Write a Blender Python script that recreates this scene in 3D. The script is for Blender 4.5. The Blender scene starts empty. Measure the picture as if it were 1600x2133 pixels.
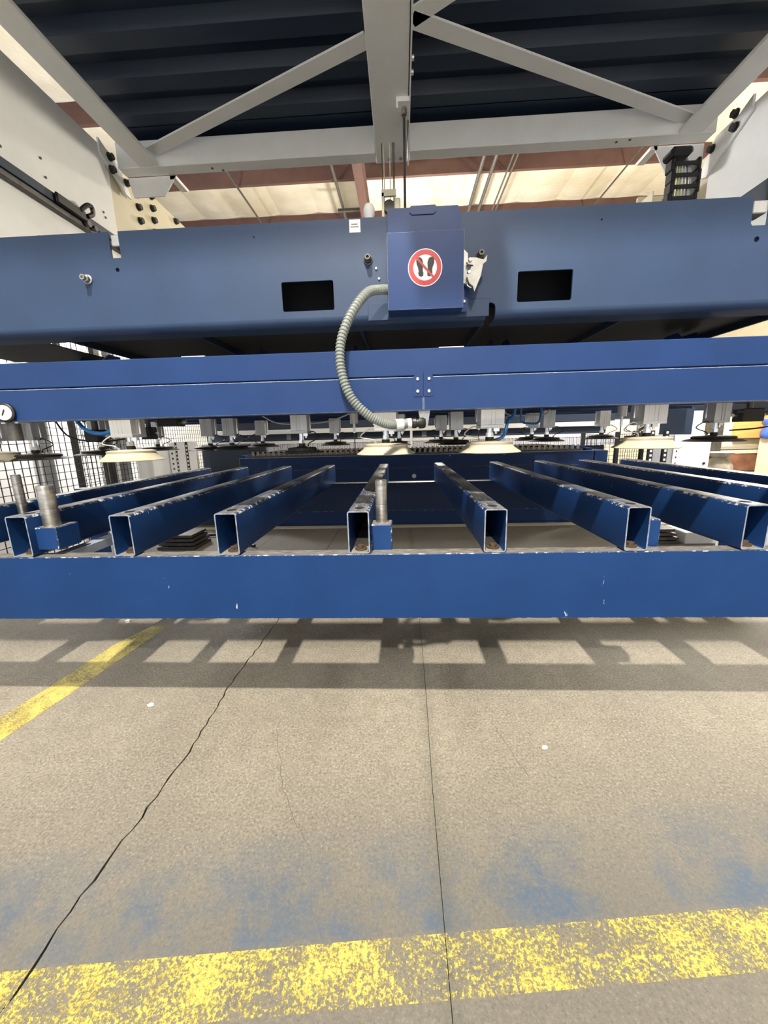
import bpy, bmesh, math, random
from mathutils import Vector, Matrix
random.seed(4)
C = bpy.context.scene.collection
PI = math.pi
# ------------------------------------------------------------------ camera
cd = bpy.data.cameras.new('camera'); cam = bpy.data.objects.new('camera', cd); C.objects.link(cam)
cd.sensor_fit = 'HORIZONTAL'; cd.sensor_width = 36.0; cd.lens = 36.0 * 790 / 1600
cd.clip_start = 0.02; cd.clip_end = 200
cam.matrix_world = Matrix(((0.99868575, 0.01569879, 0.04878859, 0.0), (0.04456275, 0.20424594, -0.97790478, 0.0),
                           (-0.02531679, 0.97879372, 0.20327792, 0.88), (0, 0, 0, 1)))
bpy.context.scene.camera = cam
vs = bpy.context.scene.view_settings
vs.view_transform = 'Standard'; vs.look = 'None'; vs.gamma = 1.0; vs.use_curve_mapping = False
vs.exposure = 0.95
# ------------------------------------------------------------------ world and lamps
w = bpy.data.worlds.new('World'); bpy.context.scene.world = w; w.use_nodes = True
bg = w.node_tree.nodes['Background']; bg.inputs['Color'].default_value = (0.86, 0.93, 1.0, 1); bg.inputs['Strength'].default_value = 0.8

def lamp(name, loc, power, col, size, target=None, spot=None):
    l = bpy.data.lights.new(name, 'SPOT' if spot else 'POINT'); l.energy = power; l.color = col; l.shadow_soft_size = size
    o = bpy.data.objects.new(name, l); C.objects.link(o); o.location = loc
    if spot:
        l.spot_size = math.radians(spot); l.spot_blend = 0.6
        o.rotation_euler = (Vector(target) - Vector(loc)).to_track_quat('-Z', 'Y').to_euler()
    return o
lamp('high_bay_or_fill_light', (-0.57, -1.44, 5.36), 1500, (1.0, 0.90, 0.74), 0.07, (0.15, 1.75, 0.0), 62)
lamp('high_bay_or_fill_light', (0.3, -5.1, 5.4), 520, (1.0, 0.93, 0.82), 0.08)
lamp('high_bay_or_fill_light', (0.4, -3.6, 5.4), 9800, (1.0, 0.985, 0.955), 0.15, (0.4, -3.8, 0.0), 62)  # added fill spot: brightens unseen floor so bounce lifts the frame underside
lamp('high_bay_or_fill_light', (-4.1, 5.4, 2.6), 330, (1.0, 0.98, 0.95), 0.25)  # added fill hidden behind the beam, whitens the left wall
lamp('high_bay_or_fill_light', (5.4, 6.2, 2.6), 520, (1.0, 0.93, 0.80), 0.25)  # added fill out of sight behind the beam, lifts the right background
lamp('high_bay_or_fill_light', (3.6, 1.6, 3.4), 420, (1.0, 0.98, 0.96), 0.15, (2.95, 4.4, 0.5), 48)  # added out-of-view spot that brightens the white cabinet
lamp('high_bay_or_fill_light', (0.6, 9.0, 3.6), 330, (1.0, 0.93, 0.84), 0.25)  # added rear fill, lights the roof lining from below

# ------------------------------------------------------------------ materials
def new_mat(name):
    m = bpy.data.materials.new(name); m.use_nodes = True
    return m, m.node_tree, m.node_tree.nodes['Principled BSDF']
def N(nt, t, **k):
    n = nt.nodes.new(t)
    for a, b in k.items(): setattr(n, a, b)
    return n
def noise(nt, scale, detail=4, rough=0.6, stretch=None, coord='Object'):
    tc = N(nt, 'ShaderNodeTexCoord'); mp = N(nt, 'ShaderNodeMapping')
    nt.links.new(tc.outputs[coord], mp.inputs['Vector'])
    if stretch: mp.inputs['Scale'].default_value = stretch
    n = N(nt, 'ShaderNodeTexNoise'); n.inputs['Scale'].default_value = scale; n.inputs['Detail'].default_value = detail; n.inputs['Roughness'].default_value = rough
    nt.links.new(mp.outputs[0], n.inputs['Vector'])
    return n.outputs['Fac']
def ramp(nt, src, a, b, ca=(0,0,0,1), cb=(1,1,1,1)):
    r = N(nt, 'ShaderNodeValToRGB'); r.color_ramp.elements[0].position = a; r.color_ramp.elements[1].position = b
    r.color_ramp.elements[0].color = ca; r.color_ramp.elements[1].color = cb
    nt.links.new(src, r.inputs[0]); return r.outputs[0]
def mixc(nt, fac, a, b):
    m = N(nt, 'ShaderNodeMix', data_type='RGBA')
    for i, v in ((0, fac), (6, a), (7, b)):
        if isinstance(v, (tuple, float, int)):
            m.inputs[i].default_value = v if not isinstance(v, tuple) else (*v[:3], 1)
        else: nt.links.new(v, m.inputs[i])
    return m.outputs[2]
def math_(nt, op, a, b=None):
    m = N(nt, 'ShaderNodeMath', operation=op)
    for i, v in ((0, a), (1, b)):
        if v is None: continue
        if isinstance(v, (float, int)): m.inputs[i].default_value = v
        else: nt.links.new(v, m.inputs[i])
    return m.outputs[0]
def bump(nt, bs, h, dist, strength=1.0):
    b = N(nt, 'ShaderNodeBump'); b.inputs['Distance'].default_value = dist; b.inputs['Strength'].default_value = strength
    nt.links.new(h, b.inputs['Height']); nt.links.new(b.outputs[0], bs.inputs['Normal'])
def plain(name, col, rough=0.5, metal=0.0, var=0.0, scale=12, b=0.0, spec=0.5, stretch=None):
    m, nt, bs = new_mat(name)
    bs.inputs['Roughness'].default_value = rough; bs.inputs['Metallic'].default_value = metal; bs.inputs['Specular IOR Level'].default_value = spec
    n = noise(nt, scale, 4, 0.6, stretch)
    lo = tuple(c * (1 - var) for c in col); hi = tuple(min(1, c * (1 + var)) for c in col)
    nt.links.new(ramp(nt, n, 0.3, 0.7, (*lo, 1), (*hi, 1)), bs.inputs['Base Color'])
    if b: bump(nt, bs, noise(nt, scale * 12, 2), b, 0.4)
    return m
BLUE = (0.008, 0.034, 0.122)
M = {}
def painted_blue(name, col, scratch=0.70, rough=0.42, spec=0.2):
    m, nt, bs = new_mat(name)
    n = noise(nt, 5, 3); base = ramp(nt, n, 0.3, 0.7, (*[c * 0.90 for c in col], 1), (*[c * 1.10 for c in col], 1))
    s = noise(nt, 26, 5, 0.7, (1.0, 1.0, 0.35)); s = ramp(nt, s, scratch, scratch + 0.02)
    nt.links.new(mixc(nt, s, base, (0.42, 0.48, 0.58)), bs.inputs['Base Color'])
    bs.inputs['Roughness'].default_value = rough; bs.inputs['Specular IOR Level'].default_value = spec
    bump(nt, bs, noise(nt, 420, 2), 0.0004, 0.25)
    return m
M['blue'] = painted_blue('blue_paint', (0.012, 0.038, 0.138), 0.745, 0.42, 0.28)
M['blue_up'] = painted_blue('greyer_blue_paint', (0.020, 0.045, 0.108), 0.755, 0.5, 0.45)  # upper-beam blue, mixed greyer and rougher than the other blues
M['blue_scr'] = painted_blue('scratched_blue_paint', (0.009, 0.040, 0.148), 0.70)
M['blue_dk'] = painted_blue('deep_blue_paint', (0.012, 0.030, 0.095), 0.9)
M['deckdark'] = plain('dark_underside', (0.022, 0.021, 0.018), 0.6, 0, 0.3, 3)
M['navy'] = plain('navy_sheet', (0.014, 0.027, 0.055), 0.5, 0, 0.1, 3)
# worn top of the tubes: paint rubbed to grey steel in lengthwise streaks
def worn(name, stretch, lo=0.42, hi=0.6):
    m, nt, bs = new_mat(name)
    a = noise(nt, 10, 6, 0.7, stretch); b = noise(nt, 3, 3)
    f = ramp(nt, math_(nt, 'ADD', math_(nt, 'MULTIPLY', a, 0.7), math_(nt, 'MULTIPLY', b, 0.3)), lo, hi)
    g = ramp(nt, noise(nt, 40, 4, 0.7, stretch), 0.35, 0.7, (0.15, 0.145, 0.14, 1), (0.46, 0.44, 0.41, 1))
    nt.links.new(mixc(nt, f, (0.035, 0.055, 0.11), g), bs.inputs['Base Color'])
    nt.links.new(math_(nt, 'MULTIPLY', f, 0.35), bs.inputs['Metallic'])
    bs.inputs['Roughness'].default_value = 0.42
    bump(nt, bs, a, 0.0008, 0.5)
    return m
M['worn'] = worn('rubbed_tube_top', (9.0, 0.7, 1.0))
M['worn_x'] = worn('rubbed_beam_top', (0.8, 4.0, 1.0), 0.30, 0.5)
def chipped(name):
    m, nt, bs = new_mat(name)
    a = noise(nt, 45, 5, 0.75)
    nt.links.new(ramp(nt, a, 0.53, 0.60, (*BLUE, 1), (0.62, 0.64, 0.66, 1)), bs.inputs['Base Color'])
    bs.inputs['Roughness'].default_value = 0.5
    return m
M['chip'] = chipped('chipped_edge')
M['rim'] = plain('pale_tube_rim', (0.24, 0.28, 0.36), 0.45, 0.2, 0.5, 60)
M['white'] = plain('off_white_paint', (0.84, 0.84, 0.83), 0.5, 0, 0.04, 6, 0.0003)
M['whitew'] = plain('bright_white_paint', (0.80, 0.80, 0.80), 0.5, 0, 0.03, 4)
M['cream'] = plain('cream_paint', (0.66, 0.60, 0.45), 0.5, 0, 0.05, 6)
M['steel'] = plain('turned_steel', (0.42, 0.40, 0.38), 0.32, 0.85, 0.3, 30, 0.0004, stretch=(1, 1, 4))
M['alu'] = plain('drawn_aluminium', (0.66, 0.66, 0.67), 0.35, 0.55, 0.08, 20, stretch=(6, 6, 0.4))
M['chrome'] = plain('bright_metal', (0.78, 0.78, 0.80), 0.18, 0.9, 0.05, 20)
M['dsteel'] = plain('dark_steel', (0.10, 0.095, 0.09), 0.45, 0.6, 0.3, 25)
M['rust'] = plain('rusty_bolt', (0.09, 0.06, 0.04), 0.7, 0.3, 0.4, 60)
M['black'] = plain('black_plastic', (0.012, 0.012, 0.013), 0.4, 0, 0.2, 30)
M['hole'] = plain('hole_interior', (0.004, 0.005, 0.008), 0.9, 0, 0.0, 5)
M['rubber'] = plain('dark_rubber', (0.030, 0.028, 0.026), 0.5, 0, 0.3, 30)
M['crm_rub'] = plain('cream_rubber', (0.62, 0.57, 0.44), 0.5, 0, 0.12, 12)
M['hose_b'] = plain('blue_hose', (0.02, 0.16, 0.50), 0.3, 0, 0.1, 20)
M['clear'] = plain('pale_clear_tube', (0.55, 0.57, 0.56), 0.25, 0, 0.1, 20)
M['conduit'] = plain('grey_corrugated_plastic', (0.20, 0.225, 0.215), 0.42, 0, 0.06, 20)
M['brown'] = plain('red_brown_primer', (0.080, 0.036, 0.028), 0.6, 0, 0.15, 5)
M['red'] = plain('sign_red', (0.50, 0.025, 0.035), 0.4, 0, 0.03, 10)
M['sticker'] = plain('sticker_white', (0.82, 0.82, 0.82), 0.4, 0, 0.02, 10)
M['ink'] = plain('print_black', (0.015, 0.013, 0.012), 0.5, 0, 0.0, 10)
M['grey'] = plain('grey_metal', (0.25, 0.26, 0.28), 0.45, 0.3, 0.1, 12)
M['tooth'] = plain('scorched_slat', (0.30, 0.27, 0.22), 0.6, 0.3, 0.5, 14)
M['ply'] = plain('orange_plywood', (0.62, 0.30, 0.09), 0.6, 0, 0.2, 3, stretch=(1, 1, 6))
M['tarp'] = plain('royal_blue_plastic', (0.03, 0.10, 0.42), 0.4, 0, 0.3, 10)
M['rusty'] = plain('rusty_brown_paint', (0.20, 0.085, 0.045), 0.7, 0, 0.4, 4)
M['fringe'] = plain('bristle_white', (0.60, 0.61, 0.66), 0.6, 0, 0.2, 40, stretch=(20, 1, 1))
M['wire'] = plain('black_wire', (0.01, 0.01, 0.011), 0.5, 0, 0.0, 10)
# concrete slab
def concrete():
    m, nt, bs = new_mat('worn_concrete')
    tc = N(nt, 'ShaderNodeTexCoord'); sp = N(nt, 'ShaderNodeSeparateXYZ'); nt.links.new(tc.outputs['Object'], sp.inputs[0])
    X, Y = sp.outputs[0], sp.outputs[1]
    big = noise(nt, 1.6, 5, 0.6); fine = noise(nt, 150, 4, 0.85); mid = noise(nt, 22, 6, 0.75)
    base = ramp(nt, big, 0.3, 0.72, (0.235, 0.215, 0.185, 1), (0.36, 0.335, 0.28, 1))
    base = mixc(nt, math_(nt, 'MULTIPLY', ramp(nt, mid, 0.40, 0.60), 0.5), base, (0.19, 0.175, 0.15))
    base = mixc(nt, math_(nt, 'MULTIPLY', ramp(nt, fine, 0.38, 0.47, (1, 1, 1, 1), (0, 0, 0, 1)), 0.75), base, (0.085, 0.08, 0.072))
    base = mixc(nt, math_(nt, 'MULTIPLY', ramp(nt, fine, 0.55, 0.64), 0.6), base, (0.60, 0.57, 0.50))
    # old blue paint rubbed into the surface beside the yellow line: a stain that belongs to the slab
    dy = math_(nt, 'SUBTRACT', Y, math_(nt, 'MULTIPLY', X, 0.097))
    band = math_(nt, 'MULTIPLY', ramp(nt, dy, 0.50, 0.52), ramp(nt, dy, 0.56, 0.72, (1, 1, 1, 1), (0, 0, 0, 1)))
    bn = ramp(nt, noise(nt, 5.5, 6, 0.7), 0.44, 0.60); bf = ramp(nt, noise(nt, 90, 4, 0.8), 0.38, 0.58)
    st = math_(nt, 'MULTIPLY', math_(nt, 'MULTIPLY', band, bn), math_(nt, 'ADD', math_(nt, 'MULTIPLY', bf, 0.75), 0.35))
    base = mixc(nt, math_(nt, 'MULTIPLY', band, 0.35), base, (0.15, 0.16, 0.165))
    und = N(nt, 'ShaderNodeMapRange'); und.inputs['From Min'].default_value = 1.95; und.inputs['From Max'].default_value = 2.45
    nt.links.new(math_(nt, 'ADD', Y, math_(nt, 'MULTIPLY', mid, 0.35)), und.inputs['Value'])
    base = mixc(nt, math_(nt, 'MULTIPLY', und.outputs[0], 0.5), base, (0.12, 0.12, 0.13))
    near_mix = N(nt, 'ShaderNodeMapRange'); near_mix.inputs['From Min'].default_value = 1.05; near_mix.inputs['From Max'].default_value = 0.62
    nt.links.new(math_(nt, 'ADD', dy, math_(nt, 'MULTIPLY', mid, 0.25)), near_mix.inputs['Value'])
    base = mixc(nt, math_(nt, 'MULTIPLY', near_mix.outputs[0], 0.68), base, (0.115, 0.112, 0.105))   # slab mixed greyer and darker towards the near side
    base = mixc(nt, st, base, (0.085, 0.122, 0.185))
    # oily dark smear along the saw cut
    dx = math_(nt, 'ABSOLUTE', math_(nt, 'SUBTRACT', X, 0.066))
    oil = math_(nt, 'MULTIPLY', ramp(nt, dx, 0.0, 0.035, (1, 1, 1, 1), (0, 0, 0, 1)), 0.30)
    base = mixc(nt, oil, base, (0.08, 0.085, 0.07))
    nt.links.new(base, bs.inputs['Base Color']); bs.inputs['Roughness'].default_value = 0.62
    bs.inputs['Specular IOR Level'].default_value = 0.35
    bump(nt, bs, math_(nt, 'ADD', math_(nt, 'MULTIPLY', fine, 0.6), mid), 0.0022, 0.55)
    return m
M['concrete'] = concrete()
def yellow(name='worn_yellow_paint', lo=0.497, hi=0.545):
    m, nt, bs = new_mat(name)
    out = nt.nodes['Material Output']; tr = N(nt, 'ShaderNodeBsdfTransparent'); mx = N(nt, 'ShaderNodeMixShader')
    f = math_(nt, 'ADD', math_(nt, 'MULTIPLY', noise(nt, 150, 4, 0.85), 0.60), math_(nt, 'MULTIPLY', noise(nt, 7, 4, 0.7), 0.40))
    f = ramp(nt, f, lo, hi)
    nt.links.new(f, mx.inputs[0]); nt.links.new(tr.outputs[0], mx.inputs[1]); nt.links.new(bs.outputs[0], mx.inputs[2]); nt.links.new(mx.outputs[0], out.inputs[0])
    nt.links.new(ramp(nt, noise(nt, 30, 3), 0.3, 0.7, (0.46, 0.39, 0.10, 1), (0.64, 0.55, 0.13, 1)), bs.inputs['Base Color'])
    bs.inputs['Roughness'].default_value = 0.55
    return m
M['yellow'] = yellow(); M['yellow2'] = yellow('less_worn_yellow_paint', 0.43, 0.50)
def insulation():
    m, nt, bs = new_mat('quilted_roof_lining')
    v = N(nt, 'ShaderNodeTexVoronoi'); v.inputs['Scale'].default_value = 16
    tc = N(nt, 'ShaderNodeTexCoord'); nt.links.new(tc.outputs['Object'], v.inputs['Vector'])
    nt.links.new(mixc(nt, ramp(nt, noise(nt, 0.8, 3), 0.35, 0.65), (0.47, 0.41, 0.30), (0.62, 0.57, 0.47)), bs.inputs['Base Color'])
    bs.inputs['Roughness'].default_value = 0.7
    bump(nt, bs, v.outputs['Distance'], 0.01, 0.6)
    return m
M['lining'] = insulation()

# ------------------------------------------------------------------ mesh helpers
class MB:
    def __init__(s): s.v = []; s.f = []; s.m = []
    def add(s, vs, fs, m=0, T=None):
        o = len(s.v); s.v += [tuple(T @ Vector(p)) if T else tuple(p) for p in vs]
        s.f += [tuple(i + o for i in f) for f in fs]
        s.m += m if isinstance(m, list) else [m] * len(fs)
        return s
    def box(s, x0, x1, y0, y1, z0, z1, m=0, b=0.0, top=None, edge=None, T=None):
        if x0 > x1: x0, x1 = x1, x0
        if y0 > y1: y0, y1 = y1, y0
        if z0 > z1: z0, z1 = z1, z0
        top = m if top is None else top; edge = m if edge is None else edge
        if b <= 0:
            vs = [(x, y, z) for x in (x0, x1) for y in (y0, y1) for z in (z0, z1)]
            fs = [(0,1,3,2),(4,6,7,5),(0,4,5,1),(2,3,7,6),(0,2,6,4),(1,5,7,3)]
            return s.add(vs, fs, [m, m, m, m, m, top], T)
        P = ((x0, x1), (y0, y1), (z0, z1)); vs = []; ix = {}
        for c in [(i, j, k) for i in (0, 1) for j in (0, 1) for k in (0, 1)]:
            for a in range(3):       # vertex lying on the face of axis a
                p = [P[d][c[d]] + (0 if d == a else (b if c[d] == 0 else -b)) for d in range(3)]
                ix[(c, a)] = len(vs); vs.append(p)
        fs = []; ms = []
        for a in range(3):
            u, v = [d for d in range(3) if d != a]
            for e in (0, 1):
                cs = []
                for (p, q) in ((0, 0), (1, 0), (1, 1), (0, 1)):
                    c = [0] * 3; c[a] = e; c[u] = p; c[v] = q; cs.append(ix[(tuple(c), a)])
                fs.append(tuple(cs)); ms.append(top if (a == 2 and e == 1) else m)
        for a in range(3):           # the twelve chamfers run along axis a
            u, v = [d for d in range(3) if d != a]
            for p in (0, 1):
                for q in (0, 1):
                    c0 = [0] * 3; c0[u] = p; c0[v] = q; c1 = list(c0); c1[a] = 1
                    c0, c1 = tuple(c0), tuple(c1)
                    fs.append((ix[(c0, u)], ix[(c1, u)], ix[(c1, v)], ix[(c0, v)])); ms.append(edge)
        for c in [(i, j, k) for i in (0, 1) for j in (0, 1) for k in (0, 1)]:
            fs.append((ix[(c, 0)], ix[(c, 1)], ix[(c, 2)])); ms.append(edge)
        return s.add(vs, fs, ms, T)
    def cyl(s, p0, p1, r, n=16, m=0, r1=None, cap=True):
        p0, p1 = Vector(p0), Vector(p1); d = (p1 - p0).normalized(); r1 = r if r1 is None else r1
        a = d.orthogonal().normalized(); b = d.cross(a)
        vs = [p0 + (a * math.cos(t) + b * math.sin(t)) * r for t in [2 * PI * i / n for i in range(n)]]
        vs += [p1 + (a * math.cos(t) + b * math.sin(t)) * r1 for t in [2 * PI * i / n for i in range(n)]]
        fs = [(i, (i + 1) % n, n + (i + 1) % n, n + i) for i in range(n)]
        if cap: fs += [tuple(range(n)), tuple(range(n, 2 * n))]
        return s.add(vs, fs, m)
    def lathe(s, c, prof, n=24, m=0, axis=(0, 0, 1)):
        ax = Vector(axis).normalized(); c = Vector(c)
        a = ax.orthogonal().normalized(); b = ax.cross(a); vs = []; fs = []; k = len(prof)
        for r, h in prof: vs += [c + ax * h + (a * math.cos(2*PI*i/n) + b * math.sin(2*PI*i/n)) * max(r, 1e-5) for i in range(n)]
        for j in range(k - 1): fs += [(j*n+i, j*n+(i+1) % n, (j+1)*n+(i+1) % n, (j+1)*n+i) for i in range(n)]
        fs += [tuple(range(n)), tuple(range((k-1)*n, k*n))]
        return s.add(vs, fs, m)
    def path(s, pts, r, n=8, m=0, sub=6, radf=None, smooth=True):
        P = [Vector(p) for p in pts]
        if smooth and len(P) > 2:
            Q = []
            for i in range(len(P) - 1):
                a, b, c, d = P[max(i-1, 0)], P[i], P[i+1], P[min(i+2, len(P)-1)]
                for k in range(sub):
                    t = k / sub
                    Q.append(0.5 * ((2*b) + (c-a)*t + (2*a-5*b+4*c-d)*t*t + (3*b-a-3*c+d)*t**3))
            Q.append(P[-1]); P = Q
        vs = []; fs = []; up = None
        for i, p in enumerate(P):
            d = (P[min(i+1, len(P)-1)] - P[max(i-1, 0)]).normalized()
            if up is None: up = d.orthogonal().normalized()
            up = (up - d * up.dot(d)).normalized(); q = d.cross(up); rr = radf(i) if radf else r
            vs += [p + (up * math.cos(2*PI*k/n) + q * math.sin(2*PI*k/n)) * rr for k in range(n)]
        for j in range(len(P) - 1): fs += [(j*n+i, j*n+(i+1) % n, (j+1)*n+(i+1) % n, (j+1)*n+i) for i in range(n)]
        fs += [tuple(range(n)), tuple(range((len(P)-1)*n, len(P)*n))]
        return s.add(vs, fs, m)
    def prism(s, poly, ax, a, b, m=0, edge=None, front=None):
        """poly in the two other axes (in x,y,z order), extruded along axis ax from a to b"""
        n = len(poly)
        def P(p, h):
            q = list(p); q.insert(ax, h); return q
        vs = [P(p, a) for p in poly] + [P(p, b) for p in poly]
        fs = [tuple(range(n)), tuple(range(n, 2*n))] + [(i, (i+1) % n, n + (i+1) % n, n + i) for i in range(n)]
        e = m if edge is None else edge
        return s.add(vs, fs, [m if front is None else front, m] + [e] * n)
    def build(s, name, mats, parent=None, smooth=None, origin=None):
        me = bpy.data.meshes.new(name)
        if origin is None and parent is None:
            xs = [p[0] for p in s.v]; ys = [p[1] for p in s.v]; zs = [p[2] for p in s.v]
            origin = Vector(((min(xs)+max(xs))/2, (min(ys)+max(ys))/2, min(zs)))
        off = Vector(origin) if parent is None else (parent_world(parent))
        me.from_pydata([tuple(Vector(p) - off) for p in s.v], [], s.f)
        if not isinstance(mats, (list, tuple)): mats = [mats]
        for m in mats: me.materials.append(M[m] if isinstance(m, str) else m)
        me.polygons.foreach_set('material_index', [min(i, len(mats)-1) for i in s.m])
        bm = bmesh.new(); bm.from_mesh(me); bmesh.ops.recalc_face_normals(bm, faces=bm.faces); bm.to_mesh(me); bm.free()
        if smooth:
            me.polygons.foreach_set('use_smooth', [True] * len(me.polygons)); me.set_sharp_from_angle(angle=math.radians(smooth))
        o = bpy.data.objects.new(name, me); C.objects.link(o)
        if parent is None: o.location = off
        else: o.parent = parent
        return o
def parent_world(o):
    p = Vector((0, 0, 0))
    while o: p += o.location; o = o.parent
    return p
def tag(o, label=None, cat=None, group=None, kind=None):
    for k, v in (('label', label), ('category', cat), ('group', group), ('kind', kind)):
        if v: o[k] = v
    return o
def thing(name, label, cat, loc=(0, 0, 0), group=None):
    o = bpy.data.objects.new(name, None); C.objects.link(o); o.location = loc; o.empty_display_size = 0.05
    return tag(o, label, cat, group)
def copy_tree(o, parent=None):
    c = o.copy(); C.objects.link(c); c.parent = parent
    for ch in list(o.children): copy_tree(ch, c)
    return c
def plate(name, outer, holes, y0, y1, mats, parent):
    """sheet standing in the XZ plane with real cut-outs"""
    cu = bpy.data.curves.new('outline', 'CURVE'); cu.dimensions = '2D'; cu.fill_mode = 'BOTH'; cu.extrude = abs(y1 - y0) / 2
    for poly in [outer] + holes:
        sp = cu.splines.new('POLY'); sp.points.add(len(poly) - 1); sp.use_cyclic_u = True
        for p, q in zip(sp.points, poly): p.co = (q[0], q[1], 0, 1)
    ob = bpy.data.objects.new('outline', cu); C.objects.link(ob)
    me = ob.evaluated_get(bpy.context.evaluated_depsgraph_get()).to_mesh()
    b = MB(); ym = (y0 + y1) / 2
    b.add([(v.co.x, ym + v.co.z, v.co.y) for v in me.vertices], [tuple(p.vertices) for p in me.polygons])
    bpy.data.objects.remove(ob); bpy.data.curves.remove(cu)
    return b.build(name, mats, parent)
def rrect(x0, x1, z0, z1, r, n=4):
    out = []
    for cx, cz, a in ((x1-r, z0+r, -90), (x1-r, z1-r, 0), (x0+r, z1-r, 90), (x0+r, z0+r, 180)):
        out += [(cx + r*math.cos(math.radians(a+90*i/n)), cz + r*math.sin(math.radians(a+90*i/n))) for i in range(n+1)]
    return out
def circle(cx, cz, r, n=24): return [(cx + r*math.cos(2*PI*i/n), cz + r*math.sin(2*PI*i/n)) for i in range(n)]

# ================================================================== SETTING
# ---- floor: slabs parted by two ragged cracks and one saw cut
floor = bpy.data.objects.new('floor', None); C.objects.link(floor); tag(floor, kind='structure')
def rag(pts, amp, step=0.03, seed=1):
    r = random.Random(seed); out = []
    for (xa, ya), (xb, yb) in zip(pts, pts[1:]):
        n = max(1, int(abs(yb - ya) / step))
        for i in range(n):
            t = i / n; out.append((xa + (xb-xa)*t + r.uniform(-amp, amp), ya + (yb-ya)*t))
    return out + [pts[-1]]
crackA = rag([(-0.62, -1.0), (-0.63, 0.30), (-0.645, 0.39), (-0.65, 0.50), (-0.632, 0.734), (-0.622, 0.925), (-0.636, 1.157), (-0.616, 1.687), (-0.60, 3.02), (-0.60, 4.5)], 0.004, 0.025, 3)
crackB = rag([(-1.38, -1.0), (-1.33, 0.6), (-1.29, 0.98), (-1.30, 1.12), (-1.285, 1.19), (-1.27, 1.30), (-1.25, 1.42), (-1.24, 1.55), (-1.19, 1.70), (-1.17, 2.2), (-1.15, 4.5)], 0.007, 0.03, 8)
cut = [(0.066, -1.0), (0.064, 0.45), (0.0645, 0.8), (0.071, 1.165), (0.075, 1.8), (0.08, 4.5)]
def gap(edge, half, seed, amp):
    r = random.Random(seed); L = []; R = []
    for x, y in edge:
        g = half + r.uniform(0, amp); L.append((x - g, y)); R.append((x + g + r.uniform(0, amp), y))
    return L, R
AL, AR = gap(crackA, 0.0010, 5, 0.0014); BL, BR = gap(crackB, 0.0006, 6, 0.0008); CL, CR = gap(cut, 0.0007, 7, 0.0)
def slab(left, right):
    b = MB(); n1, n2 = len(left), len(right)
    poly = left + right[::-1]
    b.prism(poly, 2, -0.012, 0.0, 0); return b
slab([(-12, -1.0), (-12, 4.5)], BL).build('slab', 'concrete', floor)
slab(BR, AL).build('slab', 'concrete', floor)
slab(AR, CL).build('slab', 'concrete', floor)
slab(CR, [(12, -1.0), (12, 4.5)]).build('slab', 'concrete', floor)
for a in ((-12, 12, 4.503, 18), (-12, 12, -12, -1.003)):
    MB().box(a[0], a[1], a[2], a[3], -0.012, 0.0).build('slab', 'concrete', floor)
MB().box(-12, 12, -12, 18, -0.05, -0.012).build('subfloor', plain('crack_dirt', (0.03, 0.028, 0.024), 0.9, 0, 0.2), floor)
b = MB()                                               # hairline cracks, thin dirt-filled ribbons
for pts in ([(-0.395, 0.985), (-0.372, 0.92), (-0.345, 0.87), (-0.322, 0.80), (-0.288, 0.745), (-0.262, 0.71), (-0.215, 0.655)],
            [(0.262, 1.03), (0.285, 0.95), (0.297, 0.90), (0.315, 0.84)]):
    e = rag(pts, 0.004, 0.012, 11)
    for (xa, ya), (xb, yb) in zip(e, e[1:]):
        b.add([(xa-0.0008, ya, 0.0003), (xa+0.0008, ya, 0.0003), (xb+0.0008, yb, 0.0003), (xb-0.0008, yb, 0.0003)], [(0, 1, 2, 3)], 0)
b.build('hairline_crack', plain('hairline_dirt', (0.12, 0.11, 0.095), 0.8, 0, 0.3, 50), floor)
# ---- painted lines
def line_piece(b, poly): b.prism(poly, 2, 0.0002, 0.0008)
def xat(e, y):
    for (xa, ya), (xb, yb) in zip(e, e[1:]):
        if ya <= y <= yb: return xa + (xb-xa)*(y-ya)/(yb-ya)
    return e[-1][0]
b = MB()
far = lambda x: 0.508 + 0.0965*x + 0.0008; near = lambda x: 0.427 + 0.094*x
yl = thing('painted_floor_line', 'wide worn yellow stripe across the concrete in the foreground', 'floor line', (0, 0.43, 0))
xs = (-2.6, AL[0][0]); 
def strip(x0, x1, e0=None, e1=None):
    pts = []
    a0 = (xat(e0, near(x0)), near(x0)) if e0 else (x0, near(x0)); a1 = (xat(e1, near(x1)), near(x1)) if e1 else (x1, near(x1))
    c1 = (xat(e1, far(x1)), far(x1)) if e1 else (x1, far(x1)); c0 = (xat(e0, far(x0)), far(x0)) if e0 else (x0, far(x0))
    line_piece(b, [a0, a1, c1, c0])
strip(-2.6, -0.65, None, AL); strip(-0.64, 0.064, AR, CL); strip(0.066, 2.6, CR, None)
b.build('paint', 'yellow', yl)
yl2 = thing('painted_floor_line', 'narrow worn yellow stripe running back beneath the left end of the blue beam', 'floor line', (-1.26, 1.2, 0))
b = MB(); b.prism([(-1.43, 0.10), (-1.325, 0.09), (-1.30, 0.55), (-1.225, 0.92), (-1.195, 1.12), (-1.16, 1.39), (-1.13, 1.62), (-1.215, 1.62), (-1.275, 1.46), (-1.30, 1.2), (-1.325, 1.02), (-1.37, 0.55)], 2, 0.0002, 0.0008)
b.build('paint', 'yellow2', yl2)
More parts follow.
